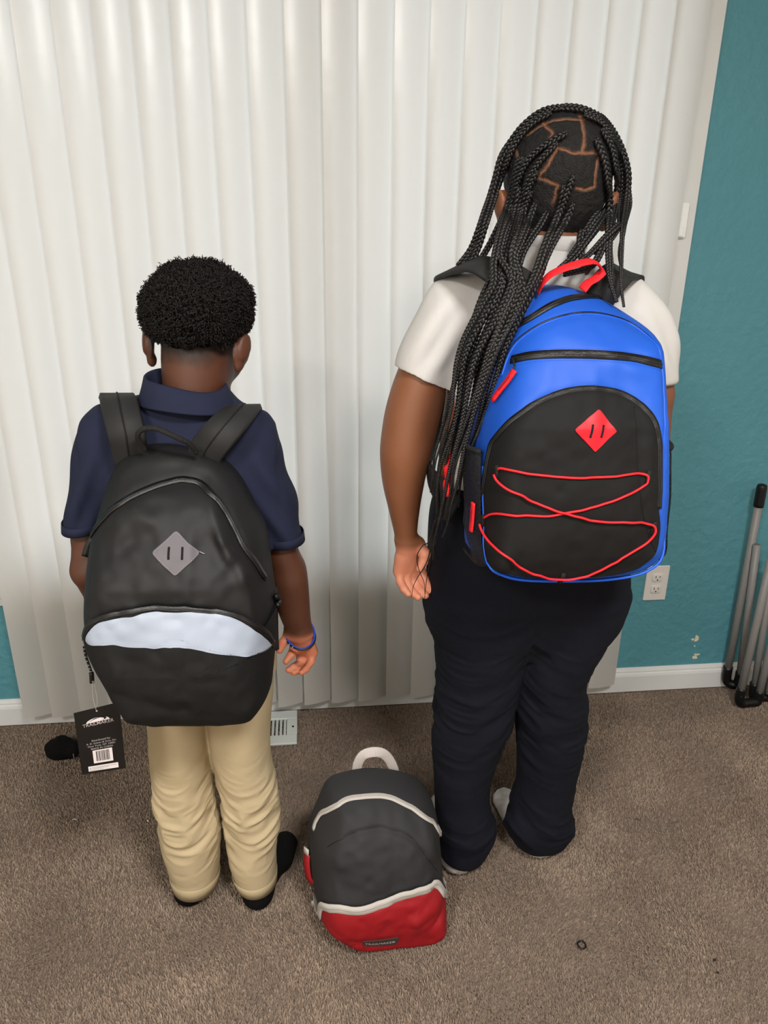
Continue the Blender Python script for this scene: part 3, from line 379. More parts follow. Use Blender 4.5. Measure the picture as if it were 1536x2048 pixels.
def surface_nets(d, lo, h):
    s = d < 0
    c = [s[i:i - 1 or None, j:j - 1 or None, k:k - 1 or None] for i in (0, 1) for j in (0, 1) for k in (0, 1)]
    al = c[0].copy(); an = c[0].copy()
    for q in c[1:]: al &= q; an |= q
    I = np.argwhere(an & ~al)
    idx = np.full(an.shape, -1, np.int32); idx[tuple(I.T)] = np.arange(len(I))
    acc = np.zeros((len(I), 3)); cnt = np.zeros(len(I))
    cor = [(i, j, k) for i in (0, 1) for j in (0, 1) for k in (0, 1)]
    val = {o: d[I[:, 0] + o[0], I[:, 1] + o[1], I[:, 2] + o[2]] for o in cor}
    for o in cor:
        for ax in range(3):
            if o[ax]: continue
            p = list(o); p[ax] = 1; p = tuple(p)
            a, b = val[o], val[p]; m = (a < 0) != (b < 0)
            t = np.where(m, a / np.where(m, a - b, 1), 0)
            q = np.zeros((len(I), 3)); q += o; q[:, ax] += t
            acc += q * m[:, None]; cnt += m
    V = (I + acc / cnt[:, None]) * h + lo
    Fs = []
    for ax in range(3):
        b, c2 = [(1, 2), (2, 0), (0, 1)][ax]
        lo_ = [slice(1, -1)] * 3; hi_ = [slice(1, -1)] * 3
        lo_[ax] = slice(0, -1); hi_[ax] = slice(1, None)
        A, B = s[tuple(lo_)], s[tuple(hi_)]
        E = np.argwhere(A != B); off = np.ones(3, int); off[ax] = 0; E = E + off
        if not len(E): continue
        flip = s[tuple(E.T)]
        def cell(db, dc):
            e = E.copy(); e[:, b] += db; e[:, c2] += dc; return idx[tuple(e.T)]
        q = np.stack([cell(-1, -1), cell(0, -1), cell(0, 0), cell(-1, 0)], 1)
        q[~flip] = q[~flip][:, ::-1]; Fs.append(q)
    Fq = np.vstack(Fs); Fq = Fq[(Fq >= 0).all(1)]
    return V, Fq

def vnormals(V, F):
    n = np.zeros_like(V); a = V[F]
    fn = np.cross(a[:, 2] - a[:, 0], a[:, 3 % F.shape[1]] - a[:, 1])
    for k in range(F.shape[1]): np.add.at(n, F[:, k], fn)
    return unit(n)

def smooth(V, F, it=2, lam=.5):
    E = np.vstack([F[:, [i, (i + 1) % F.shape[1]]] for i in range(F.shape[1])])
    deg = np.bincount(E.ravel(), minlength=len(V)).astype(float)[:, None] + 1e-9
    for i in range(it):
        S = np.zeros_like(V)
        for k in range(3):
            S[:, k] = np.bincount(E[:, 0], V[E[:, 1], k], len(V)) + np.bincount(E[:, 1], V[E[:, 0], k], len(V))
        V = V + lam * (S / deg - V)
    return V

class Mesh:
    """collects polygons; faces are lists of tuples"""
    def __init__(s): s.V = []; s.F = []; s.n = 0
    def add(s, V, F):
        V = np.asarray(V, float)
        s.V.append(V); s.F += [tuple(int(i) + s.n for i in f) for f in F]; s.n += len(V); return s
    def out(s): return np.vstack(s.V), s.F
    def grid(s, G, close_u=False, close_v=False):      # G (nu, nv, 3)
        nu, nv = G.shape[:2]; F = []
        for i in range(nu - (0 if close_u else 1)):
            for j in range(nv - (0 if close_v else 1)):
                a, b = i * nv + j, i * nv + (j + 1) % nv
                c, d = ((i + 1) % nu) * nv + (j + 1) % nv, ((i + 1) % nu) * nv + j
                F.append((a, b, c, d))
        return s.add(G.reshape(-1, 3), F)
    def box(s, c, h, M=None, bev=0.):
        c = np.array(c, float); hx, hy, hz = h; b = min(bev, hx * .9, hy * .9, hz * .9)
        M = np.eye(3) if M is None else np.array(M)        # columns = local axes
        if b <= 0:
            P = np.array([[x * hx, y * hy, z * hz] for x in (-1, 1) for y in (-1, 1) for z in (-1, 1)])
            F = [(0, 1, 3, 2), (4, 6, 7, 5), (0, 4, 5, 1), (2, 3, 7, 6), (0, 2, 6, 4), (1, 5, 7, 3)]
            return s.add(P @ M.T + c, F)
        rings = []
        for z, q in ((-hz, b), (-hz + b, 0), (hz - b, 0), (hz, b)):
            X, Y = hx - q, hy - q; e = b * .6
            rings.append([(-X + e, -Y, z), (X - e, -Y, z), (X, -Y + e, z), (X, Y - e, z), (X - e, Y, z), (-X + e, Y, z), (-X, Y - e, z), (-X, -Y + e, z)])
        P = np.array(rings).reshape(-1, 3); F = [tuple(range(7, -1, -1)), tuple(range(24, 32))]
        for i in range(3):
            for j in range(8): F.append((i * 8 + j, i * 8 + (j + 1) % 8, i * 8 + 8 + (j + 1) % 8, i * 8 + 8 + j))
        return s.add(P @ M.T + c, F)
    def tube(s, P, r, n=10, closed=False, caps=True, flat=None, ref=None):
        """tube along P; r scalar or per point; flat=(a,b) scales the section; ref = reference normal"""
        P = np.asarray(P, float); m = len(P); r = np.full(m, r) if np.isscalar(r) else np.asarray(r, float)
        T = unit(np.roll(P, -1, 0) - np.roll(P, 1, 0)) if closed else unit(np.gradient(P, axis=0))
        if ref is None:
            N = np.zeros_like(P); v = np.array([0, 0, 1.]) if abs(T[0][2]) < .9 else np.array([1., 0, 0])
            for i in range(m):
                v = v - T[i] * (v @ T[i]); v = v / (np.linalg.norm(v) + 1e-12); N[i] = v
        else:
            N = np.broadcast_to(np.asarray(ref, float), P.shape); N = unit(N - T * (N * T).sum(1)[:, None])
        B = np.cross(T, N); a = np.arange(n) * 2 * np.pi / n; fa, fb = flat or (1, 1)
        G = P[:, None] + r[:, None, None] * (N[:, None] * (np.cos(a) * fa)[None, :, None] + B[:, None] * (np.sin(a) * fb)[None, :, None])
        k = s.n; s.grid(G, close_u=closed, close_v=True)
        if caps and not closed:
            s.F.append(tuple(k + i for i in range(n - 1, -1, -1))); s.F.append(tuple(k + (m - 1) * n + i for i in range(n)))
        return s
    def ribbon(s, P, N, w, t):
        """flat band: centre line P, face normal N, half width w, thickness t"""
        P = np.asarray(P, float); N = unit(np.asarray(N, float) + np.zeros_like(P)); T = unit(np.gradient(P, axis=0)); S = unit(np.cross(T, N))
        w = (np.full(len(P), w) if np.isscalar(w) else np.asarray(w))[:, None]; e = t * .35
        G = np.stack([P - S * w, P - S * (w - e) + N * t, P + S * (w - e) + N * t, P + S * w, P + S * (w - e) - N * t * .3, P - S * (w - e) - N * t * .3], 1)
        k = s.n; s.grid(G, close_v=True); m = len(P)
        s.F.append(tuple(k + i for i in range(5, -1, -1))); s.F.append(tuple(k + (m - 1) * 6 + i for i in range(6)))
        return s

def rotmat(yaw=0, pitch=0, roll=0):
    """columns = right, forward, up of a thing first rolled, then pitched (nose up +), then yawed (left +), degrees"""
    y, p, r = np.radians([yaw, pitch, roll])
    Rz = np.array([[np.cos(y), -np.sin(y), 0], [np.sin(y), np.cos(y), 0], [0, 0, 1]])
    Rx = np.array([[1, 0, 0], [0, np.cos(p), -np.sin(p)], [0, np.sin(p), np.cos(p)]])
    Ry = np.array([[np.cos(r), 0, np.sin(r)], [0, 1, 0], [-np.sin(r), 0, np.cos(r)]])
    return Rz @ Rx @ Ry

# ---- soft bag: a padded front over an outline, in bag coordinates u (right), v (up), w (out of the back panel)
class Bag:
    def __init__(s, org, M, outline, base, rad, folds=(), creases=(), amp=1.):
        s.o = np.array(org, float); s.M = np.array(M)          # columns: u, v, w axes
        s.L = resample(catmull(outline, 6, True), 120, True); s.base = np.array(base, float); s.rad = np.array(rad, float)
        s.folds = folds; s.creases = creases; s.amp = amp
    def H(s, P):
        """height of the front surface over the back panel"""
        P = np.asarray(P, float); d = poly_dist(P, s.L, True); d = np.where(inside(P, s.L), d, 0)
        r = np.interp(P[:, 1], s.rad[:, 0], s.rad[:, 1]); b = np.interp(P[:, 1], s.base[:, 0], s.base[:, 1])
        q = 1 - np.clip(d / r, 0, 1); w = b * np.sqrt(np.maximum(1 - q ** 2.6, 0)) ** .9
        w = w + .012 * sstep(.02, .12, d)
        m = sstep(.004, .03, d)
        for (u1, v1, u2, v2, wd, am) in s.folds:                # soft ridges (+) and valleys (-)
            e, t = seg_dist(P, np.array([u1, v1]), np.array([u2, v2]))
            w = w + m * am * np.exp(-(e / wd) ** 2)
        for (L, wd, am) in s.creases:                           # seams pulled in along a line
            w = w - am * m * np.exp(-(poly_dist(P, np.array(L)) / wd) ** 2)
        q3 = np.c_[P * 14, np.zeros(len(P))]; w = w + m * s.amp * (.0030 * vnoise(q3, 3) + .0028 * (.5 - np.abs(vnoise(q3 * np.array([1.9, 1.2, 1]) + .35 * vnoise(q3 * .7, 8)[:, None], 5))) + .0010 * vnoise(q3 * 4.5, 6))
        return w
    def world(s, U, W): 
        U = np.asarray(U, float); return s.o + U[:, :1] * s.M[:, 0] + U[:, 1:2] * s.M[:, 1] + np.asarray(W)[:, None] * s.M[:, 2]
    def surf(s, U, off=0.):
        U = np.asarray(U, float); e = .002
        h = s.H(U); du = (s.H(U + [e, 0]) - s.H(U - [e, 0])) / (2 * e); dv = (s.H(U + [0, e]) - s.H(U - [0, e])) / (2 * e)
        du = np.clip(du, -4, 4); dv = np.clip(dv, -4, 4)
        n = unit(np.c_[-du, -dv, np.ones(len(U))]); p = np.c_[U, h] + n * (np.asarray(off)[:, None] if np.ndim(off) else off)
        return s.o + p @ s.M.T, n @ s.M.T
    def body(s, c, nr=44):
        c = np.array(c, float); th = np.linspace(0, np.pi / 2, nr); sc = np.r_[np.sin(th)[::-1] ** 1.0]
        G = []
        for q in sc[:-1]: 
            U = c + (s.L - c) * q; G.append(np.c_[U, s.H(U) if q < .9999 else np.zeros(len(U))])
        G = np.array(G); m = Mesh(); n = len(s.L)
        back = np.array([np.c_[c + (s.L - c) * q, np.full(n, z)] for q, z in ((.35, -.004), (.9, -.006), (.985, -.004))])
        G = np.vstack([back, G])
        m.grid(G, close_v=True)
        k = m.n; m.V.append(np.array([[*c, s.H(c[None])[0]], [*c, -.004]])); m.n += 2; b0 = 0; l0 = (len(G) - 1) * n
        for j in range(n):
            m.F.append((l0 + j, l0 + (j + 1) % n, k)); m.F.append((b0 + (j + 1) % n, b0 + j, k + 1))
        V, F = m.out(); return s.o + V @ s.M.T, F
    def patch(s, poly, off, thick=.0015, step=.006):
        """a piece of cloth lying on the front: closed 2-D outline, meshed and wrapped on"""
        L = np.asarray(poly, float); n = len(L); c = L.mean(0); rr = max(3, int(np.abs(L - c).max() / step))
        rings = [c + (L - c) * q for q in np.sin(np.linspace(np.pi / 2, .12, rr + 4))]
        m = Mesh(); G = []
        P, N = s.surf(L, off - thick); G.append(P)
        for k, U in enumerate(rings): P, N = s.surf(U, off); G.append(P)
        m.grid(np.array(G), close_v=True); P, N = s.surf(c[None], off); k = m.n; m.V.append(P); m.n += 1; l0 = (len(G) - 1) * n
        for j in range(n): m.F.append((l0 + j, l0 + (j + 1) % n, k))
        return m.out()
    def strip(s, path, half, off=.001, thick=.002, n=60, closed=False):
        U = resample(path, n, closed); P, N = s.surf(U, off); m = Mesh(); m.ribbon(P, N, half, thick); return m.out()
    def cord(s, path, r, off, n=70):
        U = resample(path, n); P, N = s.surf(U, off); m = Mesh(); m.tube(P, r, 8); return m.out()
# ---------------------------------------------------------------- materials
def lin(c): return tuple((x / 255 / 12.92 if x / 255 <= .04045 else ((x / 255 + .055) / 1.055) ** 2.4) for x in c)
def mat(name, rgb, rough=.8, bump=None, var=None, sheen=0., spec=.4, sss=0., metal=0., attr=None, coat=0.):
    """rgb in 0..255; bump = (scale, strength, distance); var = (scale, amount, rgb2); attr = [(attribute, rgb)]"""
    m = bpy.data.materials.new(name); m.use_nodes = True; nt = m.node_tree; N = nt.nodes; L = nt.links
    b = N['Principled BSDF']; b.inputs['Roughness'].default_value = rough; b.inputs['Specular IOR Level'].default_value = spec
    b.inputs['Metallic'].default_value = metal; b.inputs['Coat Weight'].default_value = coat
    if sheen: b.inputs['Sheen Weight'].default_value = sheen; b.inputs['Sheen Roughness'].default_value = .5
    if sss:
        b.inputs['Subsurface Weight'].default_value = sss; b.inputs['Subsurface Radius'].default_value = (.006, .0025, .0015); b.inputs['Subsurface Scale'].default_value = 1.0
    col = (*lin(rgb), 1); b.inputs['Base Color'].default_value = col; src = None
    tc = N.new('ShaderNodeTexCoord')
    if var:
        vs = var if isinstance(var, list) else [var]
        for v in vs:
            n = N.new('ShaderNodeTexNoise'); n.inputs['Scale'].default_value = v[0]; n.inputs['Detail'].default_value = 4
            L.new(tc.outputs['Object'], n.inputs['Vector'])
            r = N.new('ShaderNodeMapRange'); r.inputs[1].default_value = .35; r.inputs[2].default_value = .65; r.inputs[4].default_value = v[1]
            L.new(n.outputs['Fac'], r.inputs[0])
            mx = N.new('ShaderNodeMix'); mx.data_type = 'RGBA'; L.new(r.outputs[0], mx.inputs[0])
            if src is None: mx.inputs[6].default_value = col
            else: L.new(src, mx.inputs[6])
            mx.inputs[7].default_value = (*lin(v[2]), 1); src = mx.outputs[2]
    for an, c in (attr or []):
        a = N.new('ShaderNodeAttribute'); a.attribute_name = an
        mx = N.new('ShaderNodeMix'); mx.data_type = 'RGBA'; L.new(a.outputs['Fac'], mx.inputs[0])
        if src is None: mx.inputs[6].default_value = col
        else: L.new(src, mx.inputs[6])
        mx.inputs[7].default_value = (*lin(c), 1); src = mx.outputs[2]
    if src is not None: L.new(src, b.inputs['Base Color'])
    if bump:
        n = N.new('ShaderNodeTexNoise'); n.inputs['Scale'].default_value = bump[0]; n.inputs['Detail'].default_value = 3
        L.new(tc.outputs['Object'], n.inputs['Vector'])
        q = N.new('ShaderNodeBump'); q.inputs['Strength'].default_value = bump[1]; q.inputs['Distance'].default_value = bump[2]
        L.new(n.outputs['Fac'], q.inputs['Height']); L.new(q.outputs[0], b.inputs['Normal'])
    return m
def mat_slat():
    m = mat('vinyl_slat', (212, 208, 203), .27, (9, .3, .004), spec=.6); nt = m.node_tree; N = nt.nodes; L = nt.links
    b = N['Principled BSDF']; out = N['Material Output']; t = N.new('ShaderNodeBsdfTranslucent'); t.inputs[0].default_value = (.84, .82, .79, 1)
    mx = N.new('ShaderNodeMixShader'); mx.inputs[0].default_value = .36; L.new(b.outputs[0], mx.inputs[1]); L.new(t.outputs[0], mx.inputs[2]); L.new(mx.outputs[0], out.inputs[0])
    return m
def mat_glass():
    m = bpy.data.materials.new('window_glass'); m.use_nodes = True; nt = m.node_tree; N = nt.nodes; L = nt.links; N.clear()
    o = N.new('ShaderNodeOutputMaterial'); g = N.new('ShaderNodeBsdfGlossy'); g.inputs['Roughness'].default_value = .02
    t = N.new('ShaderNodeBsdfTransparent'); t.inputs[0].default_value = (.93, .96, .95, 1); f = N.new('ShaderNodeFresnel'); f.inputs[0].default_value = 1.45
    mx = N.new('ShaderNodeMixShader'); L.new(f.outputs[0], mx.inputs[0]); L.new(t.outputs[0], mx.inputs[1]); L.new(g.outputs[0], mx.inputs[2]); L.new(mx.outputs[0], o.inputs[0]); return m
def mat_mesh():                               # open knit of a side pocket
    m = mat('pocket_mesh', (16, 16, 17), .7); nt = m.node_tree; N = nt.nodes; L = nt.links
    tc = N.new('ShaderNodeTexCoord'); v = N.new('ShaderNodeTexVoronoi'); v.inputs['Scale'].default_value = 420; L.new(tc.outputs['Object'], v.inputs['Vector'])
    r = N.new('ShaderNodeMath'); r.operation = 'GREATER_THAN'; r.inputs[1].default_value = .32; L.new(v.outputs['Distance'], r.inputs[0]); L.new(r.outputs[0], N['Principled BSDF'].inputs['Alpha']); return m
M = dict(
 wall=mat('teal_paint', (82, 141, 153), .55, (38, .8, .006), (4, .25, (75, 133, 145))),
 white_wall=mat('off_white_paint', (214, 208, 198), .8), ceiling=mat('white_ceiling', (226, 224, 220), .9),
 trim=mat('white_gloss_paint', (212, 214, 213), .4, (40, .15, .002), (9, .3, (202, 203, 200))),
 vinyl=mat('window_vinyl', (232, 234, 234), .35), slat=mat_slat(), glass=mat_glass(),
 carpet=mat('carpet_backing', (132, 115, 99), .95, (180, .6, .004), [(5, .5, (116, 99, 83)), (60, .5, (148, 127, 109))]),
 pile=mat('carpet_pile_fibre', (156, 137, 119), .9, None, [(2.6, .7, (116, 100, 86)), (9, .6, (128, 109, 93)), (170, .5, (178, 159, 141))], sheen=.2),
 skin_b=mat('brown_skin', (88, 53, 37), .5, (120, .12, .002), (18, .25, (75, 43, 30)), sss=.12, attr=[('palm', (196, 122, 92)), ('fade', (30, 22, 19))]),
 skin_g=mat('warm_brown_skin', (132, 84, 57), .5, (120, .12, .002), (18, .25, (118, 72, 48)), sss=.12, attr=[('palm', (204, 134, 106)), ('fade', (26, 20, 18))]),
 navy=mat('navy_pique', (31, 36, 58), .85, (1800, .25, .0008), (30, .3, (26, 31, 50)), spec=.25),
 khaki=mat('khaki_twill', (184, 167, 134), .85, (600, .25, .001), (14, .3, (172, 154, 121))),
 dknavy=mat('dark_navy_twill', (15, 17, 27), .9, (600, .25, .001), (20, .3, (12, 14, 22)), spec=.2),
 white=mat('white_cotton', (204, 202, 199), .9, (500, .2, .001)),
 sock_b=mat('black_knit', (12, 11, 12), .95, (500, .4, .001), spec=.15), sock_w=mat('white_knit', (204, 200, 196), .95, (400, .5, .0015), (60, .5, (182, 176, 172))),
 grey_line=mat('grey_thread', (150, 150, 148), .9),
 afro=mat('black_curly_hair', (30, 25, 24), .6, spec=.35), afro_base=mat('black_hair_mass', (14, 12, 11), 1., (140, 1., .006), spec=.05), hair=mat('black_braided_hair', (11, 10, 10), .40, (900, .5, .001), spec=.5),
 scalp=mat('black_rooted_scalp', (12, 10, 10), .7, (420, .9, .003), attr=[('part', (138, 94, 66))]),
 black=mat('black_polyester', (20, 20, 22), .6, (2200, .22, .0008), (12, .3, (18, 18, 19)), spec=.4),
 black2=mat('black_polyester_dull', (16, 16, 16), .75, (2200, .22, .0008), (12, .3, (13, 13, 13)), spec=.3),
 strap=mat('black_padded_strap', (34, 34, 34), .7, (1800, .25, .0008)), web=mat('black_webbing', (20, 20, 20), .8, (350, .7, .002)),
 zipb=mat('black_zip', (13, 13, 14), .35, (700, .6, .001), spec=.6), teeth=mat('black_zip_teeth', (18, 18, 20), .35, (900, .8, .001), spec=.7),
 reflect=mat('silver_reflective_cloth', (158, 168, 184), .45, (10, .12, .004)), diamond=mat('grey_leatherette', (98, 94, 99), .6, (500, .2, .001)),
 stitch=mat('pale_stitching', (176, 172, 172), .8), slot=mat('dark_slot', (14, 13, 14), .9),
 blue=mat('blue_polyester', (26, 88, 198), .55, (2200, .2, .0008), (10, .3, (22, 78, 184)), spec=.4), pipe=mat('blue_piping', (26, 90, 205), .45),
 red=mat('bright_red_rubber', (222, 24, 40), .5), redweb=mat('red_webbing', (226, 28, 38), .7, (350, .6, .002)), redcord=mat('red_bungee_cord', (232, 32, 44), .5, (900, .4, .001)),
 meshp=mat_mesh(), char=mat('charcoal_polyester', (38, 38, 40), .7, (2200, .22, .0008), (12, .35, (33, 33, 35))),
 redcloth=mat('red_polyester', (146, 13, 23), .65, (2200, .2, .0008), (12, .3, (126, 9, 18))), whzip=mat('off_white_zip', (182, 177, 170), .7, (700, .4, .001)),
 whteeth=mat('grey_zip_teeth', (168, 164, 158), .5, (900, .6, .001)), whweb=mat('off_white_webbing', (188, 181, 177), .8, (400, .6, .002)), label=mat('dark_woven_label', (58, 46, 44), .8), ltext=mat('pale_label_print', (196, 186, 184), .7),
 card=mat('black_card', (17, 16, 16), .5), print=mat('white_print', (222, 214, 214), .6), ink=mat('dark_ink', (34, 32, 34), .6), clear=mat('clear_string', (176, 172, 166), .4),
 steel=mat('grey_powder_coated_tube', (128, 126, 124), .45, (60, .1, .001)), plastic=mat('black_plastic', (15, 15, 16), .4), screw=mat('zinc_screw', (170, 168, 164), .35, metal=.8),
 vent=mat('white_enamel', (206, 212, 208), .45), dark=mat('dark_duct', (22, 22, 22), .9), outlet=mat('white_plastic', (214, 210, 206), .4),
 bluebead=mat('blue_bead', (40, 62, 168), .35), blackbead=mat('black_bead', (26, 24, 24), .35), plaster=mat('bare_plaster', (214, 206, 182), .9, (90, .4, .002)), lamp=mat('lamp_metal', (220, 218, 212), .5),
 eye=mat('eye_white', (225, 220, 214), .2), lint=mat('dark_lint', (40, 32, 28), .95), pale=mat('pale_crumb', (205, 200, 192), .9))
E_ = bpy.data.materials.new('lamp_diffuser'); E_.use_nodes = True
E_.node_tree.nodes['Principled BSDF'].inputs['Emission Color'].default_value = (1, .93, .84, 1); E_.node_tree.nodes['Principled BSDF'].inputs['Emission Strength'].default_value = 4.0
M['glow'] = E_

# ---------------------------------------------------------------- scene helpers
def obj(name, vf, m, parent=None, smooth_=True, attrs=None):
    V, F = vf; me = bpy.data.meshes.new(name)
    if isinstance(F, np.ndarray):
        k = F.shape[1]; me.vertices.add(len(V)); me.vertices.foreach_set('co', np.ascontiguousarray(V, np.float32).ravel())
        me.loops.add(F.size); me.loops.foreach_set('vertex_index', F.astype(np.int32).ravel())
        me.polygons.add(len(F)); me.polygons.foreach_set('loop_start', np.arange(0, F.size, k, dtype=np.int32)); me.update(calc_edges=True)
    else:
        me.from_pydata([tuple(map(float, v)) for v in V], [], F)
    if smooth_: me.polygons.foreach_set('use_smooth', [True] * len(me.polygons))
    for a, v in (attrs or {}).items():
        at = me.attributes.new(a, 'FLOAT', 'POINT'); at.data.foreach_set('value', np.asarray(v, np.float32))
    me.materials.append(M[m] if isinstance(m, str) else m)
    o = bpy.data.objects.new(name, me); COL.objects.link(o); o.parent = parent
    if parent is not None: o.matrix_parent_inverse = Matrix.Translation(-parent_loc(parent))
    return o
def parent_loc(p): return p.location.copy() if p.type == 'EMPTY' else Vector((0, 0, 0))
def thing(name, label, cat, loc, group=None):
    o = bpy.data.objects.new(name, None); COL.objects.link(o); o.location = [float(x) for x in loc]; o.empty_display_size = .05
    return tag(o, label, cat, group)
def tag(o, label, cat, group=None):
    o['label'] = label; o['category'] = cat
    if group: o['group'] = group
    return o
def struct(o, label=None):
    o['kind'] = 'structure'
    if label: o['label'] = label
    return o
def boxes(*bs):
    m = Mesh()
    for b in bs: m.box(*b)
    return m.out()
def between(x0, x1, y0, y1, z0, z1, bev=0.): return ((x0 + x1) / 2, (y0 + y1) / 2, (z0 + z1) / 2), ((x1 - x0) / 2, (y1 - y0) / 2, (z1 - z0) / 2), None, bev
def text_mesh(s, size, depth=.0002, align='CENTER', bold=1.0):
    c = bpy.data.curves.new('lettering', 'FONT'); c.body = s; c.size = size; c.extrude = depth; c.align_x = align; c.align_y = 'CENTER'; c.resolution_u = 2; c.offset = size * .012 * (bold - 1)
    o = bpy.data.objects.new('lettering', c); COL.objects.link(o); bpy.context.view_layer.update()
    me = bpy.data.meshes.new_from_object(o.evaluated_get(bpy.context.evaluated_depsgraph_get()))
    V = np.array([v.co[:] for v in me.vertices]); F = [tuple(p.vertices) for p in me.polygons]
    bpy.data.objects.remove(o); bpy.data.curves.remove(c); bpy.data.meshes.remove(me); return V, F
rng = np.random.default_rng(7)

# ---------------------------------------------------------------- the room
XL, XR, YF, ZC = -1.75, 2.35, -3.5, 2.44
WX0, WX1, WZ0, WZ1 = -.845, .95, .435, 2.06            # window opening
struct(obj('floor', boxes(between(XL - .1, XR + .1, YF - .1, .12, -.10, -.004)), 'carpet', smooth_=False), 'brown carpet floor')
struct(obj('ceiling', boxes(between(XL - .1, XR + .1, YF - .1, .12, ZC, ZC + .1)), 'ceiling', smooth_=False))
struct(obj('wall_left', boxes(between(XL - .1, XL, YF, .0, 0, ZC)), 'white_wall', smooth_=False))
struct(obj('wall_right', boxes(between(XR, XR + .1, YF, .0, 0, ZC)), 'white_wall', smooth_=False))
struct(obj('wall_front', boxes(between(XL, XR, YF - .1, YF, 0, ZC)), 'white_wall', smooth_=False))
wall = struct(obj('wall_back', boxes(between(XL - .1, WX0, 0, .12, 0, ZC), between(WX1, XR + .1, 0, .12, 0, ZC), between(WX0, WX1, 0, .12, 0, WZ0), between(WX0, WX1, 0, .12, WZ1, ZC)), 'wall', smooth_=False), 'teal painted textured wall around the window')
def blob(c, r, n, seed, t=.0015):                         # flat ragged chip on the wall
    g = np.random.default_rng(seed); a = np.arange(n) * 2 * np.pi / n; q = .55 + .6 * g.random(n)
    P = np.array([[c[0] + r[0] * q[i] * math.cos(a[i]), -t, c[1] + r[1] * q[i] * math.sin(a[i])] for i in range(n)]); B = P.copy(); B[:, 1] = 0.0005
    m = Mesh(); m.add(np.vstack([P, B]), [tuple(range(n))[::1]] + [(i, n + i, n + (i + 1) % n, (i + 1) % n) for i in range(n)]); return m.out()
for i, (c, r) in enumerate((((1.215, .180), (.009, .013)), ((1.203, .176), (.006, .004)), ((1.222, .110), (.009, .008)), ((1.226, .120), (.011, .004)), ((1.213, .152), (.003, .003)))):
    obj('paint_chip', blob(c, r, 11, 20 + i), 'plaster', wall, False)
bb = Mesh()
def baseboard(x0, x1):
    prof = [(0, .003), (-.014, .003), (-.014, .058), (-.012, .066), (-.0085, .069), (-.0085, .074), (-.005, .082), (0, .084)]
    m = Mesh(); xs = np.linspace(x0, x1, 40); G = np.array([[[x, p[0], p[1]] for p in prof] for x in xs]); m.grid(G[::-1])
    return m.out()
struct(obj('baseboard_back', baseboard(XL, XR), 'trim', None, False), 'white painted baseboard')
# window
win = struct(thing('window_1', 'white vinyl window behind the vertical blind', 'window', (WX0, .05, WZ0)))
del win['category']
cas = Mesh()
for b in (between(WX1, WX1 + .042, -.016, .0, WZ0, WZ1 + .04, .003), between(WX0 - .042, WX0, -.016, .0, WZ0 - .03, WZ1 + .04, .003), between(WX0, WX1, -.016, 0, WZ1, WZ1 + .04, .003)): cas.box(*b)
obj('casing', cas.out(), 'trim', win, False)
obj('sill', boxes(between(WX0 - .05, WX1 - .02, -.024, .10, WZ0 - .018, WZ0 + .004, .004), between(WX0 - .03, WX1 - .03, -.013, 0, WZ0 - .045, WZ0 - .018, .003)), 'trim', win, False)
fr = Mesh()
for b in (between(WX0, WX0 + .045, .04, .10, WZ0, WZ1, .004), between(WX1 - .045, WX1, .04, .10, WZ0, WZ1, .004), between(WX0 + .045, WX1 - .045, .04, .10, WZ0 + .004, WZ0 + .055, .004), between(WX0 + .045, WX1 - .045, .04, .10, WZ1 - .05, WZ1, .004), between(.03, .085, .05, .095, WZ0 + .055, WZ1 - .05, .004)): fr.box(*b)
obj('sash_frame', fr.out(), 'vinyl', win, False)
for x0, x1 in ((WX0 + .045, .03), (.085, WX1 - .045)): obj('pane', boxes(between(x0, x1, .072, .078, WZ0 + .055, WZ1 - .05)), 'glass', win, False)
obj('cord_bracket', boxes(((.957, -.022, 1.402), (.009, .007, .041), None, .002), ((.952, -.026, 1.375), (.006, .006, .012), None, .002)), 'vinyl', win, False)

# carpet pile: one tuft per few millimetres, too many to count
def carpet_pile():
    st = .0032; xs = np.arange(-1.45, 2.0, st); ys = np.arange(-1.42, -.016, st); X, Y = np.meshgrid(xs, ys); n = X.size
    g = np.random.default_rng(1); X = X.ravel() + (g.random(n) - .5) * st * 1.1; Y = Y.ravel() + (g.random(n) - .5) * st * 1.1
    q = np.c_[X * 9, Y * 9, X * 0]; lean = vnoise(q, 1); lean2 = vnoise(q, 2); fine = vnoise(q * 6, 3)
    h = .0072 * (.8 + .3 * g.random(n) + .15 * fine); a = g.random(n) * np.pi
    lx = (lean * .0026 + g.normal(0, .0015, n)); ly = (lean2 * .0026 + g.normal(0, .0015, n)); w = .0014 + .0005 * g.random(n)
    A = np.c_[X - np.cos(a) * w, Y - np.sin(a) * w, np.full(n, -.004)]; B = np.c_[X + np.cos(a) * w, Y + np.sin(a) * w, np.full(n, -.004)]
    C_ = np.c_[X + lx + np.cos(a) * w * .6, Y + ly + np.sin(a) * w * .6, h - .004]; D_ = np.c_[X + lx - np.cos(a) * w * .6, Y + ly - np.sin(a) * w * .6, h - .004]
    V = np.stack([A, B, C_, D_], 1).reshape(-1, 3); return V, np.arange(n * 4).reshape(n, 4)
cp = obj('carpet_pile', carpet_pile(), 'pile', None, False); cp['kind'] = 'stuff'; cp['label'] = 'short brown cut pile of the wall to wall carpet'; cp['category'] = 'carpet'

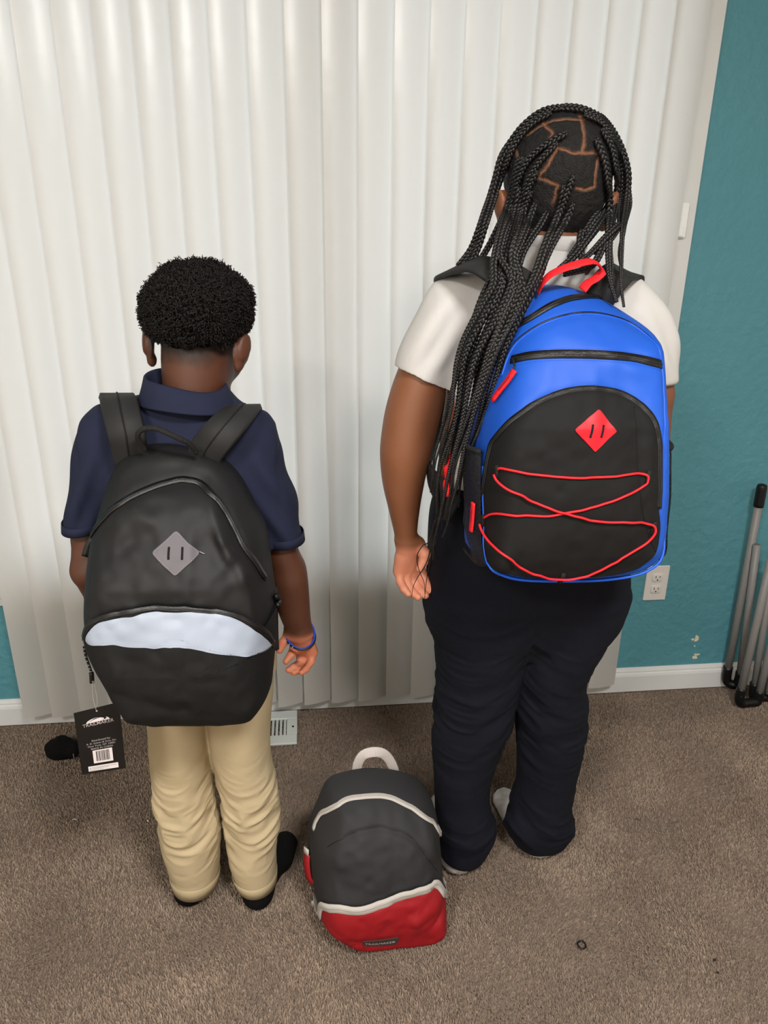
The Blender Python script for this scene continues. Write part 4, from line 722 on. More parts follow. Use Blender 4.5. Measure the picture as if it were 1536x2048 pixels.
# vertical blind: 22 bowed slats on a head rail
SY = -.058; blind = thing('vertical_blind', 'white vertical blind of long vinyl slats hanging over the window', 'blind', (.06, SY, .05))
obj('head_rail', boxes(between(-.84, .96, SY - .025, SY + .02, 2.135, 2.175, .004)), 'vinyl', blind, False)
g = np.random.default_rng(11)
for k in range(22):
    xr = -.577 + .0792 * (k - 2); xc = xr + .0395 - .0792 + .0035; phi = math.radians(-19 + 8 * min(1, max(0, (k - 9) / 6)) + g.normal() * 1.3); z0 = .060 + g.normal() * .003; z1 = 2.13; bow = .0055
    t = np.linspace(-1, 1, 11); a = .0445 * t; b = bow * (1 - t * t)           # across, towards the room
    sway = g.normal() * .002; G = []
    for z in np.linspace(z0, z1, 9):
        p2 = phi + math.radians(g.normal() * .5); s = sway * (z1 - z) / z1
        G.append(np.c_[xc + s + a * math.cos(p2) - b * math.sin(p2) * 0, SY - a * math.sin(p2) - b, np.full(11, z)])
    m = Mesh(); m.grid(np.array(G)); obj('slat', m.out(), 'slat', blind)
    obj('slat_carrier', boxes(((xc, SY, 2.133), (.006, .004, .008), None, 0)), 'vinyl', blind, False)

# ceiling lamp and the added fill lamp, out of view above
for lx, ly, lab in ((.52, -2.22, 'round ceiling lamp above and right of the photographer'), (-.95, -2.75, 'added round fill lamp behind and left of the photographer')):
    cl = thing('ceiling_or_fill_lamp', lab, 'lamp', (lx, ly, 2.44), 'ceiling lamps'); a = np.arange(32) * 2 * np.pi / 32
    m = Mesh(); m.grid(np.array([[[lx + r * math.cos(t), ly + r * math.sin(t), z] for t in a] for r, z in ((.17, 2.44), (.17, 2.415), (.155, 2.405), (.15, 2.41))]), close_v=True); obj('canopy', m.out(), 'lamp', cl)
    m = Mesh(); m.grid(np.array([[[lx + r * math.cos(t), ly + r * math.sin(t), z] for t in a] for r, z in ((.15, 2.41), (.14, 2.385), (.10, 2.37), (.01, 2.362))]), close_v=True); obj('diffuser', m.out(), 'glow', cl)

# power outlet
ot = thing('power_outlet', 'white double power outlet on the teal wall beside the blue backpack', 'outlet', (1.05, 0, .381))
obj('cover_plate', boxes(((1.049, -.003, .381), (.0355, .0032, .0575), None, .002)), 'outlet', ot, False)
for s in (.0195, -.0195):
    m = Mesh(); n = 20; G = []
    for r, y in ((1, -.006), (1, -.0078), (.93, -.0083), (.02, -.0083)):
        G.append([[1.049 + r * np.clip(.0172 * 1.12 * math.cos(q), -.0168, .0168), y, .381 + s + r * np.clip(.0172 * math.sin(q), -.0135, .0135)] for q in np.arange(n) * 2 * np.pi / n])
    m.grid(np.array(G)[::-1], close_v=True); rc = obj('receptacle', m.out(), 'outlet', ot)
    sl = Mesh(); sl.box((1.043, -.0084, .381 + s + .003), (.0009, .0004, .0040)); sl.box((1.0555, -.0084, .381 + s + .003), (.0009, .0004, .0033)); sl.tube([[1.049, -.0088, .381 + s - .0068], [1.049, -.0082, .381 + s - .0068]], .0022, 8)
    obj('slots', sl.out(), 'slot', rc, False)
m = Mesh(); m.tube([[1.049, -.0072, .381], [1.049, -.006, .381]], .003, 10); obj('screw', m.out(), 'outlet', ot, False)

# floor vent
vt = thing('floor_vent', 'white metal floor vent in the carpet behind the khaki trousers', 'vent', (-.18, -.1, .004))
m = Mesh(); x0, x1, y0, y1 = -.335, -.046, -.178, -.022; zt = .0085; us = (x0 + .030, x1 - .030)
m.box(*between(x0, x1, y0, y0 + .040, .001, zt, .002)); m.box(*between(x0, x1, y1 - .040, y1, .001, zt, .002)); m.box(*between(x0, us[0], y0 + .04, y1 - .04, .001, zt)); m.box(*between(us[1], x1, y0 + .04, y1 - .04, .001, zt)); obj('face_plate', m.out(), 'vent', vt, False)
obj('duct', boxes(between(us[0], us[1], y0 + .04, y1 - .04, -.003, .0005)), 'dark', vt, False)
nf = 20
for i in range(nf):
    xx = us[0] + (us[1] - us[0]) * (i + .5) / nf; obj('louvre', boxes(((xx, -.1, .0045), (.0034, .039, .0010), rotmat(0, 0, 24).tolist(), 0)), 'vent', vt, False)
m = Mesh(); m.tube([[x1 - .012, -.103, .0095], [x1 - .012, -.103, .0082]], .0035, 10); obj('screw', m.out(), 'dark', vt, False)

# folded frame of grey tubes leaning at the wall
T = [(np.array(a), np.array(b)) for a, b in D['tubes']]
ff = thing('folding_frame', 'folded frame of grey metal tubes with black plastic feet at the teal wall', 'frame', (1.36, -.08, 0))
for i, (a, b) in enumerate(T):
    P = np.array([a, (a + b) / 2, b]); m = Mesh(); m.tube(P, .0115 if i in (0, 2, 4) else .0105, 14); obj('tube', m.out(), 'steel', ff)
a, b = T[0]; d = unit(a - b)
m = Mesh(); m.tube(catmull([a - d * .035, a - d * .01, a + d * .018, a + d * .03, a + d * .034], 4), np.r_[np.full(9, .0145), np.linspace(.0145, .013, 4), .011, .009, .006, .001][:17], 14); obj('tube_cap', m.out(), 'plastic', ff)
def foot(p, d, q):
    m = Mesh(); P = catmull([p + d * .035, p, p - d * .018 + (q - p) * .12, p * .5 + q * .5 - d * .024, q - d * .018 - (q - p) * .12, q, q + d * .03], 5)
    P[:, 2] = np.maximum(P[:, 2], .016); m.tube(P, .0145, 12); return m.out()
for i, j in ((0, 1), (2, 4), (3, 5)):
    b0, b1 = T[i][1], T[j][1]; f = obj('foot', foot(b0, unit(T[i][0] - b0), b1), 'plastic', ff)
    m = Mesh(); m.tube([b0 + [-.002, -.0135, .012], b0 + [-.002, -.0115, .012]], .003, 8); obj('screw', m.out(), 'screw', f, False)
p = T[2][0] * .62 + T[2][1] * .38
m = Mesh(); m.tube([p + [0, -.0105, 0], p + [0, -.0065, 0]], .0028, 8); obj('rivet', m.out(), 'screw', ff, False)

# ---------------------------------------------------------------- figures
def bounds(*L, m=.03):
    P = np.vstack([np.array([[r[0] - r[3], r[1] - r[4], r[2]] for r in q] + [[r[0] + r[3], r[1] + r[4], r[2]] for r in q]) for q in L]); return P.min(0) - m, P.max(0) + m
def head_prims(f, c, R, s, ear=0.):
    """skull, face, nose, lips, ears in head axes: x right, y towards the face, z up"""
    c = np.array(c); w = lambda *p: c + R @ (np.array(p) * s)
    def E3(p, r, k, R2=None): f.ellip(w(*p), np.array(r) * s, R if R2 is None else R @ R2, k)
    E3((0, -.008, .012), (.075, .092, .083), 0)
    E3((0, .030, -.045), (.060, .064, .080), .03)
    E3((0, .055, -.104), (.034, .030, .022), .03)
    for q in (-1, 1):
        E3((q * .036, .066, -.045), (.026, .022, .026), .02); E3((q * .031, .078, .000), (.016, .012, .011), .008)
        f.capsule(w(q * .012, .083, .022), w(q * .048, .070, .020), .010 * s, .008 * s, .012)
        f.ellip(w(q * .013, .098, -.036), np.array((.009, .010, .008)) * s, R, .008)
        # ears stand off the head
        Re = rotmat(-q * 28, 0, q * 6); p0 = (q * (.083 + ear), -.012, -.040)
        E3(p0, (.007, .021, .030), .006, Re); E3((q * (.079 + ear), -.006, -.066), (.008, .010, .012), .006)
        E3((q * (.091 + ear), -.018, -.034), (.005, .015, .024), .006, Re)
    f.capsule(w(0, .086, .010), w(0, .108, -.030), .008 * s, .012 * s, .012)
    E3((0, .094, -.066), (.024, .010, .008), .006); E3((0, .091, -.079), (.021, .010, .008), .006)
def foot_prims(f, P, r=(.030, .032, .022), k=.02, grow=0.):
    a, b, c = [np.array(p, float) for p in P]
    for p, rr in ((a, r[0]), (b, r[1]), (c, r[2])): pass
    f.capsule(a, b, r[0] + grow, r[1] * .8 + grow, k); f.capsule(b, c, r[1] * .85 + grow, r[2] + grow, k)
    d = unit(c - b); s = np.cross(d, [0, 0, 1.])
    f.capsule(b + s * .014, c + s * .008, .020 + grow, .016 + grow, k); f.capsule(b - s * .014, c - s * .010, .020 + grow, .016 + grow, k)
def hand_prims(f, wrist, fingers, k=.0022):
    wrist = np.array(wrist)
    for P, R in fingers:
        P = [np.array(p) for p in P]
    base = [np.array(P[0]) for P, R in fingers[1:]]
    for i, b in enumerate(base): f.capsule(wrist + (b - wrist) * .05, b, .015, fingers[1 + i][1][0] * 1.02, .012)
    f.capsule(wrist, np.array(fingers[0][0][0]), .016, fingers[0][1][0], .014)
    f.capsule(wrist * .45 + base[3] * .55, base[3], .014, .0105, .01)
    for P, R in fingers: f.chain(P, R, k)
def join(*A):
    n = 0; V = []; F = []
    for v, q in A: V.append(v); F.append(q + n); n += len(v)
    return np.vstack(V), np.vstack(F)
def place(V, R, c, s=1.): return np.array(c) + (V * s) @ R.T

def wrinkle(V, F, fn, it=0):
    n = vnormals(V, F); return V + n * fn(V, n)[:, None]

def curls(P, N, seed, n, rad=.0030, ln=(.008, .015)):
    """small springy tufts standing on the surface of short curly hair"""
    g = np.random.default_rng(seed); I = g.integers(0, len(P), n); p = P[I]; q = unit(N[I] + g.normal(0, .35, (n, 3)))
    a = unit(np.cross(q, g.normal(size=(n, 3)))); b = np.cross(q, a); m = 8; L = g.uniform(*ln, n); r = rad * g.uniform(.6, 1.15, n); ph = g.random(n) * 6.28; tr = g.uniform(1.1, 1.9, n)
    t = np.linspace(0, 1, m); ang = ph[:, None] + tr[:, None] * 2 * np.pi * t; w = (.4 + .6 * np.sin(np.pi * np.clip(t * 1.2, 0, 1)))
    C_ = p[:, None] + q[:, None] * (L[:, None] * t - .003)[:, :, None] + (r[:, None] * w)[:, :, None] * (a[:, None] * np.cos(ang)[:, :, None] + b[:, None] * np.sin(ang)[:, :, None])
    T = unit(np.gradient(C_, axis=1)); u = unit(np.cross(T, q[:, None] + .01)); v = np.cross(T, u); th = .00115 * np.linspace(1, .55, m)
    R3 = np.stack([C_ + th[None, :, None] * (u * math.cos(k) + v * math.sin(k)) for k in (0, 2.094, 4.189)], 2)     # n,m,3,3
    V = R3.reshape(-1, 3); base = (np.arange(n) * m * 3)[:, None, None]; i = np.arange(m - 1)[None, :, None] * 3; j = np.arange(3)[None, None, :]
    A = base + i + j; B = base + i + (j + 1) % 3; F = np.stack([A, B, B + 3, A + 3], -1).reshape(-1, 4); return V, F

# ======== boy in polo shirt and khaki trousers
boy = thing('person', 'child in navy polo shirt and khaki trousers, head bowed, wearing the black backpack', 'person', (-.20, -.66, 0))
BH = np.array(D['boy_head']) - [0, 0, .014]; BR = rotmat(-12, -24, 2)
f = Field((-.47, -.80, .005), (.03, -.44, 1.33), .003)
f.loft(D['boy_torso'][:-1], .0, .010); f.loft(D['boy_hip'], .03, .012); f.loft(D['boy_leg_l'][1:], .02, .012); f.loft(D['boy_leg_r'][1:], .02, .012)
f.capsule(*[np.array(p) for p in D['boy_neck']], .045, .052, .02)
for q in ('l', 'r'): f.loft(D['boy_sleeve_' + q][1:], .03, .012)
f.chain(D['boy_arm_l'], [.024, .027, .032, .030, .023], .02); wl = np.array(D['boy_arm_l'][-1]); f.ellip(wl + [.022, .03, -.01], (.026, .034, .016), None, .02)
for dx, dz in ((-.014, 0), (-.002, .004), (.010, .004), (.021, 0)): f.chain([wl + [.028 + dx * .5, .055, -.008 + dz], wl + [.040 + dx, .075, -.018 + dz], wl + [.046 + dx, .082, -.036 + dz]], [.0085, .0075, .0065], .006)
f.chain([wl + [.0, .02, 0], wl + [.0, .045, .014], wl + [.012, .062, .018]], [.012, .009, .0075], .01)
for q in ('l', 'r'): foot_prims(f, D['boy_foot_' + q], (.024, .026, .018), .015)
head_prims(f, BH, BR, .93)
A = f.mesh(); A = (smooth(A[0], A[1], 1, .5), A[1])
h = Field((-.13, -.72, .555), (.035, -.60, .93), .0016)
h.loft(D['boy_arm_r'], 0, 0, cap=.004); hand_prims(h, D['boy_wrist'], D['boy_hand'])
B_ = h.mesh(); B_ = (smooth(B_[0], B_[1], 1, .5), B_[1])
V, F = join(A, B_); n = vnormals(V, F); nA = len(A[0])
zw = D['boy_wrist'][2]; palm = np.zeros(len(V)); i = np.arange(len(V)) >= nA
palm[i] = (sstep(zw + .006, zw - .012, V[i, 2]) * sstep(-.15, .45, -n[i, 1] * .9 - n[i, 0] * .15 + .1))
fade = np.zeros(len(V)); L = (V - BH) @ BR
fade[:nA] = (sstep(1.134, 1.172, V[:nA, 2] + .008 * vnoise(V[:nA] * 90, 4) - .5 * np.abs(V[:nA, 0] + .172) * .35) * sstep(-.60, -.64, V[:nA, 1]) * (V[:nA, 2] < 1.3) * (np.abs(L[:nA, 0]) < .072)); fade[:nA] = np.maximum(fade[:nA], sstep(1.183, 1.192, V[:nA, 2]) * (V[:nA, 1] < -.56) * (np.abs(L[:nA, 0]) < .076))
obj('body', (V, F), 'skin_b', boy, attrs=dict(palm=palm, fade=fade))
for q in (-1, 1):
    m = Mesh(); c = BH + BR @ (np.array((q * .031, .080, 0)) * .93); th = np.linspace(.1, np.pi - .1, 7); ph = np.arange(12) * np.pi / 6
    m.grid(np.array([[c + .0085 * np.array((math.sin(t) * math.cos(p), math.sin(t) * math.sin(p), math.cos(t))) for p in ph] for t in th]), close_v=True); obj('eye', m.out(), 'eye', boy)
# shirt
f = Field((-.47, -.80, .59), (.04, -.52, 1.12), .003)
f.loft(D['boy_torso']); f.loft(D['boy_sleeve_l'], .035); f.loft(D['boy_sleeve_r'], .035)
V, F = f.mesh(); V = smooth(V, F, 3)
def shirt_w(P, n):
    q = np.c_[P[:, 0] * 9, P[:, 1] * 9, P[:, 2] * 5]; w = .0042 * vnoise(q, 21) + .0020 * vnoise(q * 2.6, 22)
    s = np.exp(-((np.abs(P[:, 0] + .21) - .165) / .05) ** 2)      # diagonal folds running down the sleeves
    return w + s * .0034 * np.sin((P[:, 2] * 1.0 + np.abs(P[:, 0] + .21) * 1.6) * 75 + 3 * vnoise(q, 24)) * sstep(1.06, .98, P[:, 2])
V = wrinkle(V, F, shirt_w)
shirt = obj('polo_shirt', (V, F), 'navy', boy)
for q in ('l', 'r'):
    r = D['boy_sleeve_' + q][0]; a = np.arange(48) * 2 * np.pi / 48; rows = []
    for z, e in ((.0, .0005), (0, .0012), (.016, .0018), (.0165, .0003)):
        r2 = np.array(D['boy_sleeve_' + q][0]) * (1 - z / .05) + np.array(D['boy_sleeve_' + q][1]) * (z / .05)
        rows.append([[r2[0] + (r2[3] + e) * math.cos(t), r2[1] + (r2[4] + e) * math.sin(t), r[2] + z - .001] for t in a])
    m = Mesh(); m.grid(np.array(rows), close_v=True); obj('sleeve_hem', m.out(), 'navy', shirt)
a = np.arange(64) * 2 * np.pi / 64
def collar_row(rx, ry, z, dz):
    return [[-.193 + rx * math.cos(t), -.668 + ry * math.sin(t), z + dz * (.010 * (-math.cos(t)) + .006 * math.sin(t)) + .002 * math.sin(3 * t + 1)] for t in a]
m = Mesh(); m.grid(np.array([collar_row(.057, .050, 1.085, 1), collar_row(.0605, .0525, 1.117, 1), collar_row(.0625, .0545, 1.122, 1), collar_row(.066, .058, 1.121, 1), collar_row(.071, .063, 1.106, .8), collar_row(.079, .072, 1.086, .6), collar_row(.0795, .0725, 1.0835, .6), collar_row(.075, .068, 1.083, .6)]), close_v=True)
obj('collar', m.out(), 'navy', shirt)
# trousers
f = Field((-.37, -.80, .0), (.02, -.53, .72), .0026)
f.loft(D['boy_hip']); f.loft(D['boy_leg_l'], .018, cap=.003); f.loft(D['boy_leg_r'], .006, cap=.003)
V, F = f.mesh(); V = smooth(V, F, 2)
def khaki_w(P, n):
    left = P[:, 0] < np.interp(P[:, 2], [.0, .42], [-.202, -.208]); cx = np.where(left, np.interp(P[:, 2], [.05, .42], [-.252, -.268]), np.interp(P[:, 2], [.05, .42], [-.142, -.148]))
    u = (P[:, 0] - cx) / .058; back = sstep(.5, -.5, n[:, 1]); q = P * np.array([7, 7, 11])
    win = np.exp(-((P[:, 2] - .235) / .10) ** 2); zz = P[:, 2] - .022 * u * u + .012 * u * np.where(left, -1, 1); ang = np.arctan2(P[:, 1] + .66, P[:, 0] - cx)
    a1 = 1 - np.abs(vnoise(np.c_[ang * 1.1 + np.where(left, 0, 9), P[:, 1] * 6, zz * 46], 31)) * 2; a2 = 1 - np.abs(vnoise(np.c_[ang * 1.6, P[:, 1] * 9, zz * 88], 33)) * 2
    w = win * (.0052 * np.clip(a1, -.6, 1) + .0026 * np.clip(a2, -.6, 1)) * (.45 + .55 * back)
    hem = .0012 * (np.abs(P[:, 2] - .052) < .013)
    return w + .0025 * vnoise(P * 16, 35) + hem * 0
V = wrinkle(V, F, khaki_w); tr = obj('trousers', (smooth(V, F, 1, .4), F), 'khaki', boy)
for q in ('l', 'r'):
    R0, R1 = np.array(D['boy_leg_' + q][0]), np.array(D['boy_leg_' + q][1]); rows = []
    for t_, e in ((.0, -.001), (0, .001), (.45, .0018), (.5, .0002)):
        r2 = R0 + (R1 - R0) * t_; rows.append([[r2[0] + (r2[3] + e) * math.cos(t), r2[1] + (r2[4] + e) * math.sin(t), r2[2] - .002] for t in a])
    m = Mesh(); m.grid(np.array(rows), close_v=True); obj('trouser_hem', m.out(), 'khaki', tr)
for q in ('l', 'r'):
    P = np.array(D['boy_foot_' + q]); f = Field(P.min(0) - [.07, .07, .035], P.max(0) + [.07, .07, .13], .0025); foot_prims(f, P, (.030, .031, .022), .02)
    f.capsule(P[0] + [0, .0, .0], P[0] + [0, .012, .07], .029, .032, .02); V, F = f.mesh(); V = smooth(V, F, 3); V[:, 2] = np.maximum(V[:, 2], .001)
    V = wrinkle(V, F, lambda p, n: .0012 * vnoise(p * 45, 40)); obj('sock', (V, F), 'sock_b', boy)
# hair
f = Field((-.30, -.77, 1.13), (-.04, -.48, 1.33), .003)
f.ellip((-.169, -.622, 1.233), (.085, .098, .064), None); f.ellip((-.169, -.620, 1.241), (.072, .088, .059), None, .02); f.ellip((-.172, -.640, 1.216), (.074, .068, .040), None, .03); f.ellip((-.170, -.648, 1.240), (.070, .080, .052), None, .02); f.ellip((-.174, -.660, 1.198), (.056, .044, .024), None, .02)
V, F = f.mesh(); n = vnormals(V, F); V = V + n * (.004 * vnoise(V * 55, 51) + .0025 * vnoise(V * 130, 52))[:, None]
hair = obj('hair', (smooth(V, F, 1, .3), F), 'afro_base', boy)
keep = V[:, 2] > 1.184 + .012 * vnoise(V * 60, 53)
top = V[:, 2] > 1.25
c1 = join(curls(V[keep], n[keep], 5, 10500, .0026, (.006, .012)), curls(V[top], n[top], 6, 320, .0044, (.010, .017))); ho = obj('curls', c1, 'afro', hair); ho['kind'] = 'stuff'

# ======== girl in white shirt and navy trousers with long braids
girl = thing('person', 'child with long black braids in white shirt and dark navy trousers, wearing the blue backpack', 'person', (.43, -.6, 0))
GH = np.array(D['girl_head']); GR = rotmat(-4, 4, 0)
f = Field((.10, -.77, .005), (.71, -.38, 1.56), .0033)
f.loft(D['girl_torso'][:-1], 0, .012); f.loft(D['girl_hip'], .03, .014); f.loft(D['girl_leg_l'][1:], .02, .014); f.loft(D['girl_leg_r'][1:], .02, .014)
f.capsule(*[np.array(p) for p in D['girl_neck']], .052, .050, .03)
for q in ('l', 'r'): f.loft(D['girl_sleeve_' + q][1:], .03, .014)
f.chain(D['girl_arm_r'], [.048, .046, .042, .034, .026], .02); wl = np.array(D['girl_arm_r'][-1]); f.ellip(wl + [-.030, .028, -.01], (.034, .036, .017), None, .02)
for dx, dz in ((.016, 0), (.003, .004), (-.010, .004), (-.022, 0)): f.chain([wl + [-.04 + dx * .5, .052, -.008 + dz], wl + [-.054 + dx, .070, -.018 + dz], wl + [-.062 + dx, .076, -.036 + dz]], [.0095, .0085, .0075], .006)
f.chain([wl + [.0, .02, 0], wl + [.0, .045, .016], wl + [-.014, .062, .02]], [.013, .010, .0085], .01)
for q in ('l', 'r'): foot_prims(f, D['girl_foot_' + q], (.026, .028, .019), .015)
head_prims(f, GH - [0, 0, .014], GR, .96, .010)
A = f.mesh(); A = (smooth(A[0], A[1], 1, .5), A[1])
h = Field((.11, -.68, .63), (.30, -.53, 1.18), .0018)
h.loft(D['girl_arm_l'], 0, 0, cap=.004); hand_prims(h, D['girl_wrist'], D['girl_hand'])
B_ = h.mesh(); B_ = (smooth(B_[0], B_[1], 1, .5), B_[1])
V, F = join(A, B_); n = vnormals(V, F); nA = len(A[0]); zw = D['girl_wrist'][2]; palm = np.zeros(len(V)); i = np.arange(len(V)) >= nA
palm[i] = sstep(zw + .004, zw - .016, V[i, 2]) * sstep(-.15, .45, -n[i, 1] * .9 + n[i, 0] * .1 + .1)
obj('body', (V, F), 'skin_g', girl, attrs=dict(palm=palm, fade=np.zeros(len(V))))
for q in (-1, 1):
    m = Mesh(); c = GH - [0, 0, .014] + GR @ (np.array((q * .031, .080, 0)) * .96); th = np.linspace(.1, np.pi - .1, 7); ph = np.arange(12) * np.pi / 6
    m.grid(np.array([[c + .009 * np.array((math.sin(t) * math.cos(p), math.sin(t) * math.sin(p), math.cos(t))) for p in ph] for t in th]), close_v=True); obj('eye', m.out(), 'eye', girl)
f = Field((.10, -.77, .87), (.72, -.45, 1.37), .003)
f.loft(D['girl_torso']); f.loft(D['girl_sleeve_l'], .035); f.loft(D['girl_sleeve_r'], .035)
# hems slant up towards the outside of the arm
sl, x, y, z = f.box((.10, -.7, .87), (.272, -.5, 1.16)); pl = (1.1335 - (x - .160) * .42 + 0 * y) - z; f.d[sl] = np.where((x < .262) & (x + 0 * z < .262), np.maximum(f.d[sl], pl), f.d[sl])
V, F = f.mesh(); V = smooth(V, F, 3)
def gshirt_w(P, n):
    q = np.c_[P[:, 0] * 8, P[:, 1] * 8, P[:, 2] * 5]; w = .0045 * vnoise(q, 61) + .0022 * vnoise(q * 2.4, 62)
    s = np.exp(-((np.abs(P[:, 0] - .43) - .215) / .05) ** 2) * sstep(1.10, 1.16, P[:, 2]) * sstep(1.29, 1.22, P[:, 2])
    return w + s * .0042 * np.sin((P[:, 2] * .9 + np.abs(P[:, 0] - .43) * 1.3) * 80 + 3 * vnoise(q, 64)) + .002 * sstep(1.1, .95, P[:, 2]) * np.sin(P[:, 2] * 150 + 6 * vnoise(q, 65))
V = wrinkle(V, F, gshirt_w); gs = obj('shirt', (V, F), 'white', girl)
m = Mesh(); rows = []
for r, z in ((.0565, 1.33), (.0590, 1.333), (.0592, 1.352), (.0575, 1.354), (.054, 1.352)): rows.append([[.425 + r * math.cos(t), -.612 + r * math.sin(t), z + .003 * math.sin(t)] for t in a])
m.grid(np.array(rows), close_v=True); obj('collar', m.out(), 'white', gs)
f = Field((.21, -.77, .0), (.68, -.44, .96), .003)
f.loft(D['girl_hip'], ex=2.2); f.loft(D['girl_leg_l'], .03, cap=.006); f.loft(D['girl_leg_r'], .02, cap=.006)
V, F = f.mesh(); V = smooth(V, F, 2)
def navy_w(P, n):
    q = P * np.array([6, 6, 9]); left = P[:, 0] < .425; cx = np.where(left, .36, .50); u = (P[:, 0] - cx) / .07
    z = P[:, 2]; zz = z - .02 * u * u - .03 * u * np.where(left, 1, -1); ang = np.arctan2(P[:, 1] + .6, P[:, 0] - cx)
    a1 = 1 - np.abs(vnoise(np.c_[ang * .9 + np.where(left, 0, 9), P[:, 1] * 4, zz * 24], 71)) * 2; a2 = 1 - np.abs(vnoise(np.c_[ang * 1.3, P[:, 1] * 6, zz * 55], 72)) * 2
    win = np.exp(-((z - .40) / .13) ** 2) + .9 * np.exp(-((z - .10) / .06) ** 2) + .4 * np.exp(-((z - .62) / .06) ** 2)
    return win * (.0075 * np.clip(a1, -.5, 1) + .003 * np.clip(a2, -.5, 1)) + .003 * vnoise(P * 13, 73)
V = wrinkle(V, F, navy_w); obj('trousers', (smooth(V, F, 1, .4), F), 'dknavy', girl)
for q in ('l', 'r'):
    P = np.array(D['girl_foot_' + q]); f = Field(P.min(0) - [.07, .07, .04], P.max(0) + [.07, .07, .13], .0025); foot_prims(f, P, (.034, .036, .025), .02)
    f.capsule(P[0], P[0] + [0, .012, .07], .033, .034, .02); V, F = f.mesh(); V = smooth(V, F, 3); V[:, 2] = np.maximum(V[:, 2], .001)
    V = wrinkle(V, F, lambda p, n: .0016 * vnoise(p * 50, 80) + .0008 * np.sin(p[:, 0] * 400 + p[:, 1] * 300)); obj('sock', (V, F), 'sock_w', girl)
# scalp and braids
f = Field(GH - [.11, .13, .12], GH + [.11, .13, .12], .0022)
f.ellip(GH, (.086, .101, .095), None); f.ellip(GH + [0, -.026, -.050], (.062, .054, .048), None, .02)
sl, x, y, z = f.box(GH - .2, GH + .2); pl = ((y - GH[1]) * .86 - (z - GH[2]) * .50 - .034); f.d[sl] = np.maximum(f.d[sl], pl.astype(np.float32) + 0 * x)
V, F = f.mesh(); n = vnormals(V, F); part = np.zeros(len(V))
for L_ in D['parts']: part = np.maximum(part, np.exp(-(poly_dist(V + .0012 * np.c_[vnoise(V * 200, 1), vnoise(V * 200, 2), vnoise(V * 200, 3)], np.array(L_)) / .0021) ** 2))
V = V + n * (.0030 * (1 - part) * (1 + .4 * vnoise(V * 160, 85)) - .0015)[:, None]
gh = obj('hair', (V, F), 'scalp', girl, attrs=dict(part=part * .95))
def braid_mesh(P, r0, tip, seed):
    P = catmull(P, 8); ln = np.linalg.norm(np.diff(P, axis=0), axis=1).sum(); lam = r0 * 4.6; n = max(20, int(ln / lam * 13)); P = resample(P, n); s = np.linspace(0, 1, n)
    r = r0 * np.where(s < .45, 1, 1 + (tip - 1) * ((s - .45) / .55)) * np.clip(.55 + s * ln / .02, 0, 1)
    T = unit(np.gradient(P, axis=0)); ref = np.broadcast_to(np.array([0, -1., .15]), P.shape); N = unit(ref - T * (ref * T).sum(1)[:, None]); Bn = np.cross(T, N)
    ph = np.cumsum(np.r_[0, np.diff(s) * ln] / (4.6 * np.maximum(r, r0 * .45))) * 2 * np.pi + seed; m = Mesh()
    for k in range(3):
        q = ph + k * 2 * np.pi / 3
        C_ = P + Bn * (r * .72 * np.sin(q))[:, None] + N * (r * .42 * np.sin(2 * q))[:, None]; m.tube(C_, r * .60, 6, flat=(1, 1.0), ref=N)
    return m.out()
for i, (P, r0, tip) in enumerate(D['braids']): obj('braid', braid_mesh(np.array(P), r0, tip, i * 1.3), 'hair', gh)
for P in D['strands']:
    Q = catmull(P, 8); m = Mesh(); m.tube(Q, np.linspace(.0013, .0004, len(Q)), 5); obj('loose_braid_end', m.out(), 'hair', gh)

# ---------------------------------------------------------------- bags
def bag_of(name, **k): d = D[name]; return Bag(d['o'], d['M'], np.array(d['outline']), d['base'], d['rad'], **k), d
def rounded(poly, r=.18, n=5):                 # rounded corners for a small badge
    P = np.array(poly, float); out = []
    for i in range(len(P)):
        a, b, c = P[i - 1], P[i], P[(i + 1) % len(P)]; p, q = b + (a - b) * r, b + (c - b) * r
        for t in np.linspace(0, 1, n): out.append((1 - t) ** 2 * p + 2 * t * (1 - t) * b + t * t * q)
    return np.array(out)
def dens(poly, n=60): return resample(poly, n, True)
def zip_on(bag, par, path, half, m1, m2, off=.0012, name='zip', n=80, smooth_path=True):
    P = catmull(np.array(path), 5) if smooth_path else np.array(path)
    z = obj(name, bag.strip(P, half, off, .0016, n), m1, par); obj('zip_teeth', bag.strip(P, half * .22, off + .0016, .0009, n), m2, z); return z
def dashes(bag, path, par, m, off, step=.004, w=.00035, fill=.6, name='stitching'):
    P = np.array(path); ln = np.linalg.norm(np.diff(P, axis=0), axis=1).sum(); k = max(2, int(ln / step)); Q = resample(P, k * 2 + 1); me = Mesh()
    for i in range(k):
        X, N = bag.surf(np.array([Q[2 * i], Q[2 * i] * (1 - fill) + Q[2 * i + 1] * fill]), off); me.ribbon(X, N, w, .0003)
    return obj(name, me.out(), m, par)
def badge(bag, par, d, mm, sm, off):
    q = rounded(np.array(d['diamond']), .10 if mm == 'diamond' else .035); p = obj('diamond_patch', bag.patch(dens(q, 72), off, .0025, .004), mm, par)
    c = np.array(d['diamond']).mean(0); r = np.vstack([q, q[:1]]); dashes(bag, c + (r - c) * .93, p, sm, off + .0003, .0032, .0003)
    for s in ('slot1', 'slot2'): obj('badge_slot', bag.strip(catmull(np.array(d[s]), 6), .0017, off + .0002, .0006, 8), 'slot', p)
    return p
